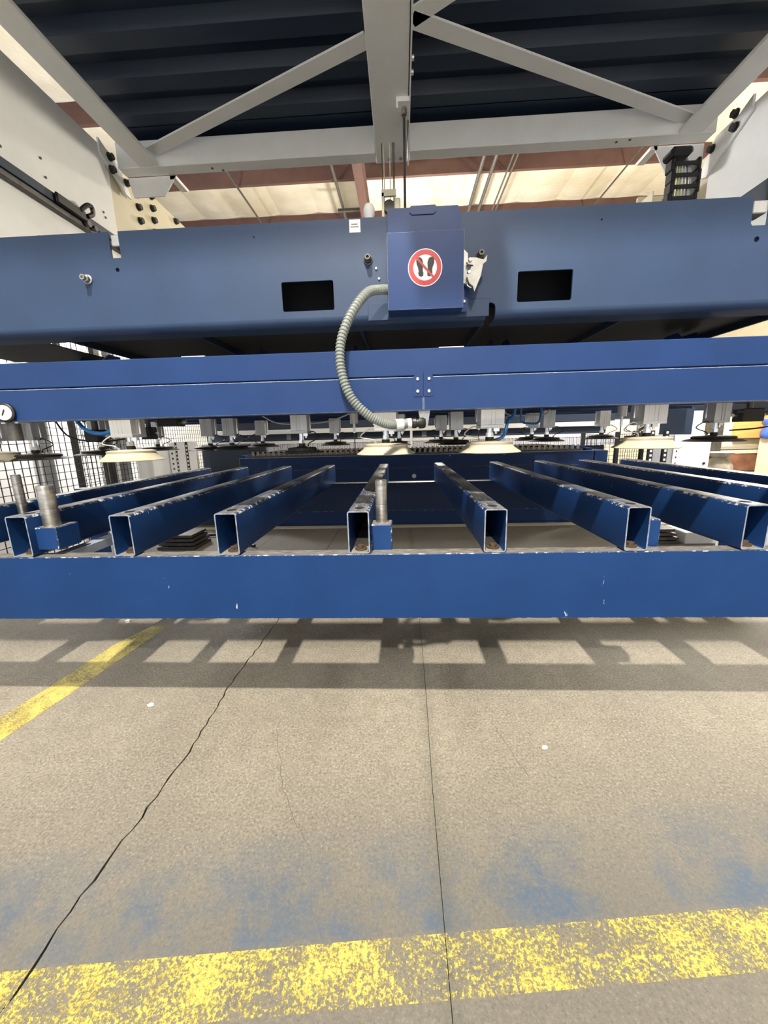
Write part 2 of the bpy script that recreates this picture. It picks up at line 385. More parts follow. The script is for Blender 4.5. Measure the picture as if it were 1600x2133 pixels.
# ---- paint flakes and grit
for i, (x, y, s, lab) in enumerate(((-1.36, 1.66, 0.012, 'small white stone chip on dark floor under the left end of the beam'),
                      (-0.86, 1.085, 0.011, 'small white paint flake on lit concrete left of the long crack'),
                      (0.39, 0.93, 0.008, 'tiny white flake on lit concrete right of the saw cut'))):
    b = MB(); b.prism([(x-s, y-s*0.3), (x-s*0.2, y-s*0.7), (x+s, y-s*0.2), (x+s*0.7, y+s*0.6), (x-s*0.5, y+s*0.7)], 2, 0, 0.004 if i else 0.012)
    tag(b.build('stone_chip', 'sticker'), lab, 'debris')
b = MB(); r = random.Random(2)
for i in range(110):
    cx, cy = r.gauss(-0.77, 0.06), r.gauss(1.62, 0.09); s = r.uniform(0.0008, 0.0028)
    b.add([(cx-s, cy-s, 0), (cx+s, cy-s, 0), (cx+s*0.3, cy+s, 0), (cx, cy, s*1.3)], [(0, 1, 3), (1, 2, 3), (2, 0, 3)])
tag(b.build('metal_shavings', 'alu'), 'scatter of bright metal shavings on the floor beside the long crack', 'debris', kind='stuff')
# ---- shell
def wall(name, *a, m='cream'):
    b = MB(); b.box(*a); return tag(b.build(name, m), kind='structure')
wall('wall_rear', -12, 12, 13, 13.2, 0, 6.2)
wall('wall_right', 9, 9.2, -12, 13, 0, 6.2)
wall('wall_left', -4.75, -4.6, -1.2, 13, 0, 3.6, m='whitew')
ceil = bpy.data.objects.new('ceiling', None); C.objects.link(ceil); tag(ceil, kind='structure')
x = -12.0; k = 0
while x < 12:                                          # sagging quilted lining, one length between the seams
    b = MB(); n = 6; prof = [(x + 0.92*i/n, 6.0 + 0.05*abs(2*i/n-1)**2) for i in range(n+1)]
    vs = [(p, yy, q) for yy in (-12, 13) for p, q in prof]; b.add(vs, [(i, i+1, n+2+i, n+1+i) for i in range(n)])
    b.build('lining_panel', 'lining', ceil, smooth=60); x += 0.92; k += 1
MB().box(-12, 12, -12, 13, 6.06, 6.2).build('roof_sheet', 'grey', ceil)
for y in (-4.0, -2.2, -0.4, 1.4, 3.2, 5.0, 6.79, 8.53, 10.15, 11.9):
    b = MB(); z0 = 5.70 if y < 8 else 5.75
    b.box(-12, 12, y, y+0.012, z0, 6.0); b.box(-12, 12, y+0.012, y+0.07, z0, z0+0.012)
    b.build('purlin', 'brown', ceil)
b = MB(); b.box(-0.76, -0.60, -6, 13, 5.30, 5.315); b.box(-0.685, -0.675, -6, 13, 5.315, 5.73); b.box(-0.76, -0.60, -6, 13, 5.73, 5.745)
b.build('rafter', 'brown', ceil)
for xx, yy in ((-3.2, 0.02), (-1.25, 0.03), (1.5, 0.035), (1.72, 0.035), (2.02, 0.018), (2.1, 0.018), (4.25, 0.016)):
    MB().cyl((xx, 2, 5.68), (xx + 0.1, 13, 5.68), yy, 8).build('roof_conduit', 'dsteel', ceil)
b = MB(); b.box(-1.28, -0.7, 9.2, 9.26, 5.55, 5.6); b.build('roof_brace', 'dsteel', ceil)

# ================================================================== FORK TRAY
fk = thing('tray_beam', 'long dark blue steel beam crossing the picture under the open tube ends', 'beam', (0, 1.02, 0))
b = MB(); b.box(-2.3, 2.3, 1.0, 1.046, 0.361, 0.5535, 0, 0.0018, top=1, edge=2)
b.build('beam_body', ['blue_scr', 'worn_x', 'chip'], fk)
for s in (-2.2, 2.2):
    b = MB(); b.box(s-0.05, s+0.05, 1.003, 1.043, 0.012, 0.361, 0, 0.004); b.box(s-0.1, s+0.1, 0.97, 1.08, 0, 0.012); b.build('leg', 'blue', fk)
fk2 = thing('tray_beam', 'rear blue support beam in shadow under the far ends of the tubes', 'beam', (0, 2.56, 0))
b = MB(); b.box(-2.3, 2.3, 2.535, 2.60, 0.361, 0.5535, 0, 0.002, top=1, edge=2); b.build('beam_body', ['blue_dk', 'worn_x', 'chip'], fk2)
for s in (-2.2, 2.2):
    b = MB(); b.box(s-0.05, s+0.05, 2.54, 2.595, 0, 0.361, 0, 0.004); b.build('leg', 'blue', fk2)
sb = thing('tray_brace', 'pale blue-grey flat bar lying lengthwise under the leftmost tubes', 'bar', (-1.03, 1.8, 0.3))
b = MB(); b.box(-1.045, -1.005, 1.046, 2.535, 0.525, 0.5535, 0, 0.001); b.build('bar_body', plain('pale_blue_grey', (0.33, 0.38, 0.50), 0.5, 0, 0.1), sb)

def rail_mb(x0, x1, z0=0.5555, z1=0.6755, y0=1.0, y1=2.6, r=0.007, t=0.0034):
    b = MB(); n = 3
    def ring(r_, x0, x1, z0, z1):
        out = []
        for cx, cz, a in ((x1-r_, z0+r_, -90), (x1-r_, z1-r_, 0), (x0+r_, z1-r_, 90), (x0+r_, z0+r_, 180)):
            out += [(cx + r_*math.cos(math.radians(a+90*i/n)), cz + r_*math.sin(math.radians(a+90*i/n))) for i in range(n+1)]
        return out
    o = ring(r, x0, x1, z0, z1); q = ring(r*0.5, x0+t, x1-t, z0+t, z1-t); k = len(o)
    vs = [(x, y, z) for y in (y0, y1) for x, z in o] + [(x, y, z) for y in (y0, y1) for x, z in q]
    fs = []; ms = []
    for i in range(k):
        j = (i+1) % k; c = i // (n+1); straight = i % (n+1) == n
        fs.append((i, j, k+j, k+i))
        if straight: ms.append({0: 0, 1: 1, 2: 0, 3: 0}[c])
        else: ms.append(2 if c in (1, 2) else 0)
        fs.append((2*k+i, 2*k+j, 3*k+j, 3*k+i)); ms.append(4 if (straight and c == 3) else 0)
        fs.append((i, j, 2*k+j, 2*k+i)); ms.append(3)
        fs.append((k+i, k+j, 3*k+j, 3*k+i)); ms.append(3)
    b.add(vs, fs, ms); return b
RM = ['blue_scr', 'worn', 'chip', 'rim', 'tooth']
rails = [(-1.392, -1.332, 'leftmost blue tube, mostly hidden behind the tube with the pin'),
         (-1.128, -1.066, 'open-ended blue tube at far left with scuffed pin block welded on its side'),
         (-0.822, -0.762, 'open-ended blue tube second from left of the visible tube mouths'),
         (-0.520, -0.458, 'open-ended blue tube left of the middle tube that carries the pin block'),
         (-0.151, -0.091, 'middle open-ended blue tube with pin block on its right side'),
         (0.219, 0.279, 'open-ended blue tube just right of picture centre, streaked grey top'),
         (0.590, 0.650, 'open-ended blue tube with an empty drilled block beside its mouth'),
         (0.888, 0.950, 'open-ended blue tube at right edge with pale scrapes on its side'),
         (1.179, 1.239, 'dark blue tube second from right, its near end outside the picture'),
         (1.448, 1.508, 'rightmost dark blue tube behind all the others on the right')]
rob = []
for i, (x0, x1, lab) in enumerate(rails):
    t = thing('support_tube', lab, 'steel tube', ((x0+x1)/2, 1.8, 0.5555), 'tray support tubes'); rob.append(t)
    rail_mb(x0, x1).build('tube_body', RM, t, smooth=50)
    cx = (x0+x1)/2
    MB().lathe((cx, 1.045, 0.6756), [(0.0135, 0.0), (0.0135, 0.0004)], 20).build('bolt_access_hole', 'hole', t)
    b = MB(); b.cyl((cx+0.002, 1.03, 0.560), (cx+0.002, 1.03, 0.564), 0.017, 20); b.cyl((cx+0.002, 1.03, 0.564), (cx+0.002, 1.03, 0.572), 0.011, 6)
    b.build('bolt', 'rust', t)
def pin_block(t, x0, x1, y0, y1, z0=0.548, z1=0.628, hole=False):
    b = MB(); b.box(x0, x1, y0, y1, z0, z1, 0, 0.003, top=1, edge=2); o = b.build('pin_block', ['blue_scr', 'worn_x', 'chip'], t)
    if hole: MB().lathe(((x0+x1)/2, (y0+y1)/2, z1), [(0.014, 0), (0.014, 0.0005)], 20).build('pin_hole', 'hole', o)
    else:
        MB().cyl(((x0+x1)/2, (y0+y1)/2+0.002, z0-0.008), ((x0+x1)/2, (y0+y1)/2+0.002, z0), 0.015, 16).build('pin_foot', 'rust', o)
# leftmost pin block turned outward, scuffed
pin_block(rob[1], -1.067, -1.002, 1.018, 1.10, 0.570, 0.637)
pin_block(rob[4], -0.0905, -0.031, 1.040, 1.10)
pin_block(rob[6], 0.6505, 0.716, 1.055, 1.12, hole=True)
pin_block(rob[0], -1.3325, -1.27, 1.19, 1.25, 0.54, 0.60)
def pin(name, x, y, z0, z1, r, lab):
    b = MB(); h = z1 - z0
    b.lathe((x, y, z0), [(r*0.97, 0), (r, 0.004), (r, h*0.42), (r*0.93, h*0.425), (r*0.93, h*0.445), (r*0.985, h*0.45), (r*0.985, h-0.003), (r*0.9, h)], 28)
    tag(b.build(name, 'steel', smooth=40), lab, 'steel pin', 'upright locating pins')
pin('locating_pin', -1.036, 1.047, 0.637, 0.757, 0.0215, 'thick bare steel pin standing in the scuffed block at the left')
pin('locating_pin', -0.0605, 1.07, 0.628, 0.751, 0.0168, 'bare steel pin standing in the block beside the middle tube')
pin('locating_pin', -1.302, 1.22, 0.60, 0.775, 0.0138, 'dark upright pin behind the left tubes against the mesh')
# ---- things on the floor behind the beam
for i, (px, py, lab) in enumerate(((-1.82, 2.98, 'flat stack of dark plates on floor behind the left tubes'), (1.95, 2.98, 'flat stack of dark plates on floor behind the right tubes'))):
    t = thing('plate_stack', lab, 'plates', (px, py, 0))
    for j in range(4):
        b = MB(); b.box(px-0.17+0.01*j, px+0.15-0.012*j, py-0.12+0.008*j, py+0.14, 0.03*j, 0.03*j+0.022, 0, 0.002); b.build('dark_plate', 'dsteel', t)
b = MB(); b.box(2.13, 2.36, 2.86, 3.1, 0, 0.09, 0, 0.005); tag(b.build('white_crate', 'whitew'), 'low white box on floor at right behind the tubes', 'box')
b = MB(); b.path([(-1.95, 3.2, 0.015), (-1.6, 3.25, 0.02), (-1.45, 3.1, 0.016), (-1.2, 2.9, 0.015)], 0.012, 8)
tag(b.build('black_hose', 'black', smooth=60), 'black hose lying on the floor behind the left tubes', 'hose')
b = MB(); b.box(-2.6, 3.2, 3.50, 3.59, 0, 0.006); tag(b.build('floor_strip', 'cream'), 'pale strip on the floor in front of the slatted table', 'floor strip')
b = MB()
for i in range(260):
    q = r.choice([(-0.55, 2.6, .12), (0.55, 2.5, .2), (-1.3, 2.5, .15)]); cx, cy = r.gauss(q[0], q[2]), r.gauss(q[1], 0.13); s = r.uniform(0.003, 0.010)
    b.add([(cx-s, cy-s*.5, 0), (cx+s, cy-s*.5, 0), (cx+s*0.3, cy+s, 0), (cx, cy, s*1.1)], [(0, 1, 3), (1, 2, 3), (2, 0, 3)])
tag(b.build('slag_grit', 'dsteel'), 'dark slag and grit scattered on the floor behind the blue beam', 'debris', kind='stuff')

# ================================================================== SUCTION FRAME (the double beam)
sf = thing('suction_frame', 'double dark blue beam across the middle with a bolted joint plate', 'machine frame', (0, 0.98, 0.93))
b = MB(); b.box(-1.85, 1.85, 0.984, 1.035, 1.016, 1.0795, 0, 0.002, top=1); b.build('upper_beam', ['blue', 'rim'], sf)
b = MB(); b.box(-1.85, 0.0555, 0.980, 1.035, 0.9335, 1.0135, 0, 0.0015, edge=1); b.build('lower_beam', ['blue', 'rim'], sf)
b = MB(); b.box(0.0565, 1.85, 0.980, 1.035, 0.9335, 1.0135, 0, 0.0015, edge=1); b.build('lower_beam', ['blue', 'rim'], sf)
b = MB(); b.prism([(0.032, 0.967), (0.0555, 0.967), (0.0555, 1.028), (0.047, 1.028), (0.032, 1.014)], 1, 0.9785, 0.980); b.build('joint_plate', 'blue', sf)
b = MB(); b.prism([(0.0565, 0.967), (0.080, 0.967), (0.080, 1.014), (0.066, 1.028), (0.0565, 1.028)], 1, 0.9785, 0.980); b.build('joint_plate', 'blue', sf)
for bx in (0.042, 0.070):
    for bz in (0.979, 1.008):
        b = MB(); b.lathe((bx, 0.9785, bz), [(0.0042, 0), (0.0038, 0.002), (0.0018, 0.0028)], 14, axis=(0, -1, 0)); b.build('joint_bolt', 'chrome', sf, smooth=40)
for y in (1.33, 1.57, 1.90, 2.20, 2.60, 3.0):
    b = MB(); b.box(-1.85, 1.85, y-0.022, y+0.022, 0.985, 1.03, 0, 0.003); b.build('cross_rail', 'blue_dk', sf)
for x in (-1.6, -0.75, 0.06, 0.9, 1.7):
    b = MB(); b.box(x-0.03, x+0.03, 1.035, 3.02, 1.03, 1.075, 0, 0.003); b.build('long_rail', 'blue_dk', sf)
for x in (-0.52, -0.99, -1.17, 0.125):
    b = MB(); b.box(x-0.03, x+0.03, 0.99, 1.03, 1.0795, 1.082); b.build('pale_tab', 'sticker', sf)
for i, x in enumerate((-1.165, -1.075, -0.585, -0.50, -0.22, -0.16, 0.32, 0.375, 0.95, 1.01)):
    b = MB(); b.prism([(1.30, 1.0755), (1.50, 1.0755), (1.50, 1.19), (1.44, 1.19)], 0, x-0.003, x+0.003); b.build('gusset', 'blue', sf)

# ================================================================== LIFTING BEAM (upper)
lb = thing('lifting_beam', 'wide dark blue upper beam with square cut-outs and notched top', 'machine beam', (0, 1.12, 1.18))
XL, XR, ZB, ZT = -1.47, 1.55, 1.196, 1.430
outer = [(XL, ZB), (0.2335, ZB), (0.2335, 1.2035)] + [(0.2455 + 0.012*math.cos(a), 1.2035 + 0.012*math.sin(a)) for a in [PI - PI*i/8 for i in range(9)]] + \
        [(0.2575, ZB), (XR, ZB), (XR, 1.43), (0.925, 1.43), (0.925, 1.367), (0.889, 1.367), (0.885, 1.372), (0.8835, 1.428), (0.880, 1.432), (-0.7545, ZT), (-0.7545, 1.366), (-0.7815, 1.366), (-0.7815, ZT), (XL, ZT)]
plate('front_panel', outer, [rrect(-0.319, -0.177, 1.2135, 1.2875, 0.005), rrect(0.3135, 0.4555, 1.2135, 1.2875, 0.005),
      circle(-0.770, 1.337, 0.0055, 14), circle(0.905, 1.336, 0.0065, 14), circle(-0.384, 1.399, 0.0022, 10), circle(0.518, 1.398, 0.0026, 10)], 1.12, 1.126, 'blue_up', lb)
for xa, xb in ((XL, 0.2335), (0.2575, XR)):            # the rolled bottom edge
    pr = [(1.12, 1.196)] + [(1.14 - 0.02*math.cos(math.radians(a)), 1.196 - 0.02*math.sin(math.radians(a))) for a in (15, 30, 45, 60, 75, 90)] + [(1.20, 1.176), (1.20, 1.18), (1.142, 1.18), (1.126, 1.196)]
    MB().prism(pr, 0, xa, xb).build('rolled_edge', 'blue_up', lb, smooth=50)
for z in (1.425,): MB().box(-0.75, 0.88, 1.126, 1.19, z, z+0.005).build('top_flange', 'blue', lb)
# members behind the panel
for (xa, xb) in ((-1.45, -1.09), (-1.015, -0.61), (-0.61, -0.13), (-0.13, 0.24), (0.24, 0.65), (0.65, 1.095)):
    b = MB(); b.box(xa, xb, 1.20, 3.0, 1.20 if xa > -1.1 else 1.178, 1.225 if xa > -1.1 else 1.181, 0, 0.001); b.build('deck_sheet', 'deckdark', lb)
for x in (-1.018, -0.61, -0.115, 0.24, 0.64, 1.09):
    b = MB(); b.box(x-0.004, x+0.004, 1.20, 3.0, 1.18, 1.34); b.build('deck_rib', 'navy', lb)
b = MB(); b.box(-1.45, 1.53, 1.24, 1.25, 1.226, 1.40); b.build('inner_web', 'hole', lb)
b = MB(); b.box(-1.45, 1.53, 2.98, 3.03, 1.19, 1.43); b.build('rear_panel', 'blue_dk', lb)
def bushing(x, z, r, m='dsteel'):
    b = MB(); b.lathe((x, 1.12, z), [(r*1.0, 0), (r*1.0, 0.003), (r*0.8, 0.004), (r*0.72, 0.012), (r*0.55, 0.014), (r*0.55, 0.022), (r*0.30, 0.022), (r*0.28, 0.016)], 20, axis=(0, -1, 0))
    b.build('bushing', m, lb, smooth=35)
bushing(-0.858, 1.316, 0.0125, 'steel'); bushing(-0.081, 1.331, 0.0125); bushing(0.2135, 1.3285, 0.0125)
for x, z in ((-0.053, 1.285), (-0.060, 1.31)):
    MB().lathe((x, 1.12, z), [(0.004, 0), (0.003, 0.003)], 12, axis=(0, -1, 0)).build('screw', 'chrome', lb, smooth=40)
for x0, x1 in ((-0.7795, -0.7565), (0.889, 0.925)):
    b = MB(); b.box(x0, x1, 1.125, 1.165, 1.397, 1.425, 0, 0.002); b.cyl((x0+0.006, 1.135, 1.418), (x1-0.006, 1.135, 1.418), 0.006, 12); b.build('guide_block', 'alu', lb)
# small white sticker with two printed lines
st = MB(); st.box(-0.1275, -0.0985, 1.1192, 1.12, 1.3975, 1.4275); so = st.build('sticker', 'sticker', lb)
so['label'] = 'small white paper sticker'
b = MB(); r5 = random.Random(6)
for row, (xa, xb) in ((1.4165, (-0.1215, -0.1065)), (1.4105, (-0.124, -0.103))):
    x = xa
    while x < xb:
        wd = r5.uniform(0.0010, 0.0017); b.box(x, x+wd, 1.1189, 1.1192, row-0.0014, row+r5.uniform(0.0008, 0.0016)); x += wd + 0.0005
o = b.build('printed_lines', 'ink', so); o['kind'] = 'stuff'

# ---- cover box with prohibition sign
cb = thing('cover_box', 'folded blue metal cover box with red no-stepping sign', 'cover box', (0.066, 1.11, 1.17))
b = MB(); b.box(-0.028, 0.161, 1.05, 1.052, 1.186, 1.361, 0, 0.0008, edge=1); b.build('front_cover', ['blue', 'rim'], cb)
b = MB(); b.box(-0.028, 0.161, 1.052, 1.108, 1.186, 1.188); b.build('bottom_flange', 'blue', cb)
b = MB(); b.box(-0.028, -0.026, 1.052, 1.108, 1.188, 1.361); b.build('side_cheek', 'blue', cb)
b = MB(); b.box(0.159, 0.161, 1.052, 1.108, 1.188, 1.361); b.build('side_cheek', 'blue', cb)
plate('back_plate', [(-0.027, 1.188), (-0.027, 1.436), (-0.021, 1.442), (0.152, 1.442), (0.158, 1.436), (0.158, 1.188)], [], 1.108, 1.1105, 'blue', cb)
plate('top_tab', [(0.034, 1.4445), (0.030, 1.440), (0.030, 1.430), (0.036, 1.4245), (0.091, 1.4245), (0.097, 1.430), (0.097, 1.442), (0.095, 1.4445)], [], 1.1055, 1.108, 'blue', cb)
plate('mounting_ear', [(0.161, 1.19), (0.178, 1.19), (0.181, 1.194), (0.181, 1.262), (0.161, 1.262)], [], 1.100, 1.1025, 'blue', cb)
MB().lathe((0.171, 1.10, 1.215), [(0.0045, 0), (0.004, 0.003), (0.002, 0.004)], 12, axis=(0, -1, 0)).build('ear_bolt', 'chrome', cb, smooth=40)
b = MB(); b.box(-0.085, 0.24, 1.116, 1.1195, 1.181, 1.225, 0, 0.001); b.build('backing_strip', 'blue_up', cb)
sc = (0.0655, 1.280)
def disc(name, r, y, m, par, pts=None, ri=None):
    b = MB()
    if ri:
        n = 48; vs = [(sc[0]+q*math.cos(2*PI*i/n), yy, sc[1]+q*math.sin(2*PI*i/n)) for yy in (y, y+0.0003) for q in (ri, r) for i in range(n)]
        fs = []
        for i in range(n):
            j = (i+1) % n; fs += [(i, j, n+j, n+i), (2*n+i, 2*n+j, 3*n+j, 3*n+i), (n+i, n+j, 3*n+j, 3*n+i), (i, j, 2*n+j, 2*n+i)]
        b.add(vs, fs)
    else: b.prism(pts or circle(sc[0], sc[1], r, 48), 1, y, y+0.0003)
    return b.build(name, m, par)
sign = disc('prohibition_sign', 0.0425, 1.0494, 'sticker', cb); sign['label'] = 'round white sign with red ring, red bar and two black shoe soles'
disc('red_ring', 0.0405, 1.0490, 'red', sign, ri=0.0292)
def sole(cx, tilt, flip):
    pr = [(-0.0050, -0.0205), (0.0012, -0.0215), (0.0058, -0.0185), (0.0068, -0.0125), (0.0052, -0.0075), (0.0058, 0.0), (0.0088, 0.0090), (0.0085, 0.0175), (0.0045, 0.0225), (-0.0015, 0.0225), (-0.0062, 0.0180), (-0.0080, 0.0095), (-0.0066, 0.0), (-0.0052, -0.0075), (-0.0062, -0.0135)]
    c, s = math.cos(tilt), math.sin(tilt)
    pts = [((-x if flip else x), z) for x, z in pr]
    return [(sc[0]+cx+x*c-z*s, sc[1]+0.001+x*s+z*c) for x, z in pts]
disc('shoe_sole', 0, 1.0490, 'ink', sign, pts=sole(-0.0118, 0.10, True)); disc('shoe_sole', 0, 1.0490, 'ink', sign, pts=sole(0.0128, -0.10, False))
a = math.radians(-47); u = (math.cos(a), math.sin(a)); v = (-u[1], u[0])
disc('red_bar', 0, 1.0486, 'red', sign, pts=[(sc[0]+p*u[0]+q*v[0], sc[1]+p*u[1]+q*v[1]) for p, q in ((-0.031, -0.0026), (0.031, -0.0026), (0.031, 0.0026), (-0.031, 0.0026))])
# ---- toggle latch
lt = thing('toggle_latch', 'pale zinc toggle latch on the right side of the cover box', 'latch', (0.19, 1.1, 1.24))
M['zinc'] = plain('zinc_plate', (0.42, 0.41, 0.38), 0.4, 0.5, 0.2, 30)
plate('latch_base', [(0.163, 1.255), (0.176, 1.250), (0.178, 1.285), (0.176, 1.322), (0.163, 1.334)], [], 1.085, 1.100, 'zinc', lt)
plate('latch_arm', [(0.171, 1.297), (0.184, 1.306), (0.196, 1.305), (0.213, 1.300), (0.222, 1.310), (0.220, 1.296), (0.206, 1.286), (0.199, 1.272), (0.190, 1.277), (0.187, 1.289), (0.176, 1.291)], [], 1.070, 1.080, 'zinc', lt)
plate('latch_lever', [(0.172, 1.262), (0.183, 1.285), (0.197, 1.282), (0.211, 1.288), (0.206, 1.262), (0.191, 1.226), (0.187, 1.240), (0.178, 1.246)], [], 1.066, 1.076, 'zinc', lt)
for x, z in ((0.179, 1.300), (0.177, 1.272)): MB().lathe((x, 1.070, z), [(0.005, 0), (0.004, 0.006)], 12, axis=(0, -1, 0)).build('latch_pivot', 'chrome', lt, smooth=40)
MB().path([(0.178, 1.08, 1.262), (0.174, 1.075, 1.245), (0.185, 1.075, 1.238)], 0.002, 6).build('latch_hook', 'chrome', lt)

# ---- corrugated conduit
cg = thing('cable_conduit', 'grey corrugated conduit looping from the cover box down to the suction frame', 'conduit', (-0.1, 1.0, 0.9))
pts = [(-0.02, 1.082, 1.243), (-0.045, 1.06, 1.238), (-0.079, 1.02, 1.218), (-0.116, 0.985, 1.162), (-0.141, 0.965, 1.095), (-0.141, 0.955, 1.027), (-0.120, 0.955, 0.966), (-0.080, 0.965, 0.924), (-0.038, 0.975, 0.903), (-0.012, 0.985, 0.9005)]
b = MB(); b.path(pts, 0.0115, 14, sub=34, radf=lambda i: 0.0118 if (i // 2) % 2 else 0.0098)
b.build('corrugated_tube', 'conduit', cg)
b = MB(); b.cyl((-0.014, 0.984, 0.9005), (0.004, 0.990, 0.902), 0.0135, 20); b.build('end_ferrule', 'sticker', cg, smooth=40)
b = MB(); b.cyl((0.004, 0.990, 0.902), (0.016, 0.992, 0.903), 0.0125, 20); b.build('collar', 'conduit', cg, smooth=40)
b = MB(); b.cyl((0.016, 0.992, 0.903), (0.026, 0.993, 0.9035), 0.0125, 20); b.build('end_ferrule', 'sticker', cg, smooth=40)
b = MB(); b.lathe((0.026, 0.994, 0.9035), [(0.012, 0), (0.0135, 0.004), (0.0135, 0.012), (0.011, 0.013), (0.011, 0.018), (0.015, 0.019), (0.015, 0.03), (0.012, 0.036)], 20, axis=(1, 0, 0.03)); b.build('gland_nut', 'black', cg, smooth=40)
b = MB(); b.add([(0.044, 0.985, 0.9335), (0.073, 0.985, 0.9335), (0.067, 0.985, 0.895), (0.051, 0.985, 0.895), (0.044, 1.02, 0.9335), (0.073, 1.02, 0.9335), (0.067, 1.02, 0.895), (0.051, 1.02, 0.895)],
      [(0, 1, 2, 3), (4, 5, 6, 7), (0, 1, 5, 4), (1, 2, 6, 5), (2, 3, 7, 6), (3, 0, 4, 7)]); b.build('connector_socket', 'grey', cg)

# ================================================================== SUCTION UNITS
def suction_unit(kind, rad, body):
    """proto at the origin; z = 0 is the cup lip"""
    t = bpy.data.objects.new('suction_cup_unit', None); C.objects.link(t); t.empty_display_size = 0.05
    cream = kind == 'cream'; R_ = rad
    b = MB()
    if cream: pr = [(R_*0.97, 0), (R_, 0.002), (R_*0.90, 0.009), (R_*0.78, 0.018), (R_*0.72, 0.026), (R_*0.74, 0.033), (R_*0.60, 0.036), (R_*0.2, 0.038)]
    else: pr = [(R_*0.97, 0), (R_, 0.002), (R_*0.88, 0.007), (R_*0.70, 0.012), (R_*0.72, 0.018), (R_*0.66, 0.022), (R_*0.34, 0.024), (R_*0.2, 0.027)]
    b.lathe((0, 0, 0), pr, 32); b.build('cup', 'crm_rub' if cream else 'rubber', t, smooth=35)
    z = 0.038 if cream else 0.027
    b = MB(); b.cyl((0, 0, z-0.002), (0, 0, z+0.012), 0.014, 16); b.build('swivel', 'black', t, smooth=40)
    b = MB(); b.cyl((0, 0, z+0.012), (0, 0, z+0.026), 0.012, 6); b.cyl((0, 0, z+0.026), (0, 0, 0.079), 0.0095, 16); b.build('plunger', 'chrome', t, smooth=30)
    h = body/2; b = MB(); g = 0.003
    pts = [(-h, -h), (-h*0.25, -h), (-h*0.25, -h+g), (-h*0.1, -h+g), (-h*0.1, -h), (h*0.1, -h), (h*0.1, -h+g), (h*0.25, -h+g), (h*0.25, -h), (h, -h), (h, h), (-h, h)]
    b.prism(pts, 2, 0.079, 0.176); b.box(-h-0.001, h+0.001, -h-0.001, h+0.001, 0.079, 0.090, 0, 0.002); b.build('cylinder_body', 'alu', t)
    MB().cyl((h+0.004, 0, 0.09), (h+0.004, 0, 0.176), 0.0035, 8).build('guide_rod', 'chrome', t, smooth=40); MB().cyl((-h-0.004, 0.01, 0.10), (-h-0.004, 0.01, 0.176), 0.0035, 8).build('guide_rod', 'chrome', t, smooth=40)
    b = MB(); b.box(h*0.3, h*0.8, -0.008, 0.008, 0.068, 0.079); b.cyl((h*0.55, 0, 0.060), (h*0.55, 0, 0.068), 0.004, 8); b.build('air_fitting', 'chrome', t)
    s = random.choice((-1, 1))
    b = MB(); b.path([(s*R_*0.35, -0.01, z-0.004), (s*R_*0.42, -0.02, z+0.012), (s*(R_*0.75+0.01), -0.02, 0.060), (s*(h+0.02), -0.01, 0.085), (s*(h*0.8), 0, 0.079)], 0.0022, 6, sub=5)
    b.build('air_hose', 'black' if not cream else 'clear', t, smooth=60)
    b = MB(); b.cyl((s*R_*0.35, -0.01, z-0.008), (s*R_*0.35, -0.01, z+0.006), 0.005, 8); b.build('cup_fitting', 'alu', t)
    return t
protos = {}
units = [('cream', 0.293, 1.300, 0.098, 'large cream suction cup just right of the conduit end'),
         ('cream', -0.054, 1.340, 0.098, 'large cream suction cup directly under the end of the conduit'),
         ('cream', 0.830, 1.350, 0.104, 'large cream suction cup hanging at the right, in front of white cabinets'),
         ('cream', -0.942, 1.300, 0.104, 'large cream suction cup hanging at the left, in front of the wire mesh'),
         ('cream', -1.620, 1.460, 0.104, 'cream suction cup cut off by the left picture edge'),
         ('dark', -1.532, 1.541, 0.118, 'dark suction cup nearest the left edge, in front of the mesh'),
         ('dark', -1.530, 1.900, 0.118, 'dark suction cup between the two left grey posts'),
         ('dark', -1.560, 2.400, 0.118, 'dark suction cup just right of the left cream cup, farther back'),
         ('dark', -1.113, 2.200, 0.118, 'dark suction cup above the inner rack post with square holes'),
         ('dark', -0.985, 2.200, 0.115, 'dark suction cup left of centre, second of the close pair'),
         ('dark', -0.948, 2.600, 0.112, 'small far dark suction cup left of the two squared cylinders at centre'),
         ('dark', -0.409, 1.570, 0.081, 'dark suction cup on a wide square cylinder left of the conduit'),
         ('dark', -0.446, 2.600, 0.098, 'small far dark suction cup between the wide square cylinder and the conduit'),
         ('dark', -0.013, 2.292, 0.075, 'dark suction cup hidden behind the cream cup under the conduit'),
         ('dark', 0.262, 2.578, 0.108, 'farther dark suction cup of the overlapping pair right of the conduit'),
         ('dark', 0.305, 2.180, 0.098, 'nearer dark suction cup of the overlapping pair right of the conduit'),
         ('dark', 0.867, 2.620, 0.112, 'farther dark suction cup of the pair above the tubes right of centre'),
         ('dark', 0.858, 2.330, 0.099, 'nearer dark suction cup of the pair above the tubes right of centre'),
         ('dark', 1.300, 2.580, 0.100, 'farther dark suction cup left of the right cream cup'),
         ('dark', 1.329, 2.240, 0.094, 'nearer dark suction cup left of the right cream cup'),
         ('dark', 1.371, 1.763, 0.113, 'wide dark suction cup farthest right, before the plywood panel')]
for kind, x, y, rad, lab in units:
    k = (kind, round(rad, 2))
    if k not in protos: protos[k] = suction_unit(kind, round(rad, 2) + 0.002, 0.074 if kind == 'cream' else 0.066); o = protos[k]
    else: o = copy_tree(protos[k])
    o.location = (x, y, 0.809); tag(o, lab, 'suction cup', 'suction cups hanging from the frame')
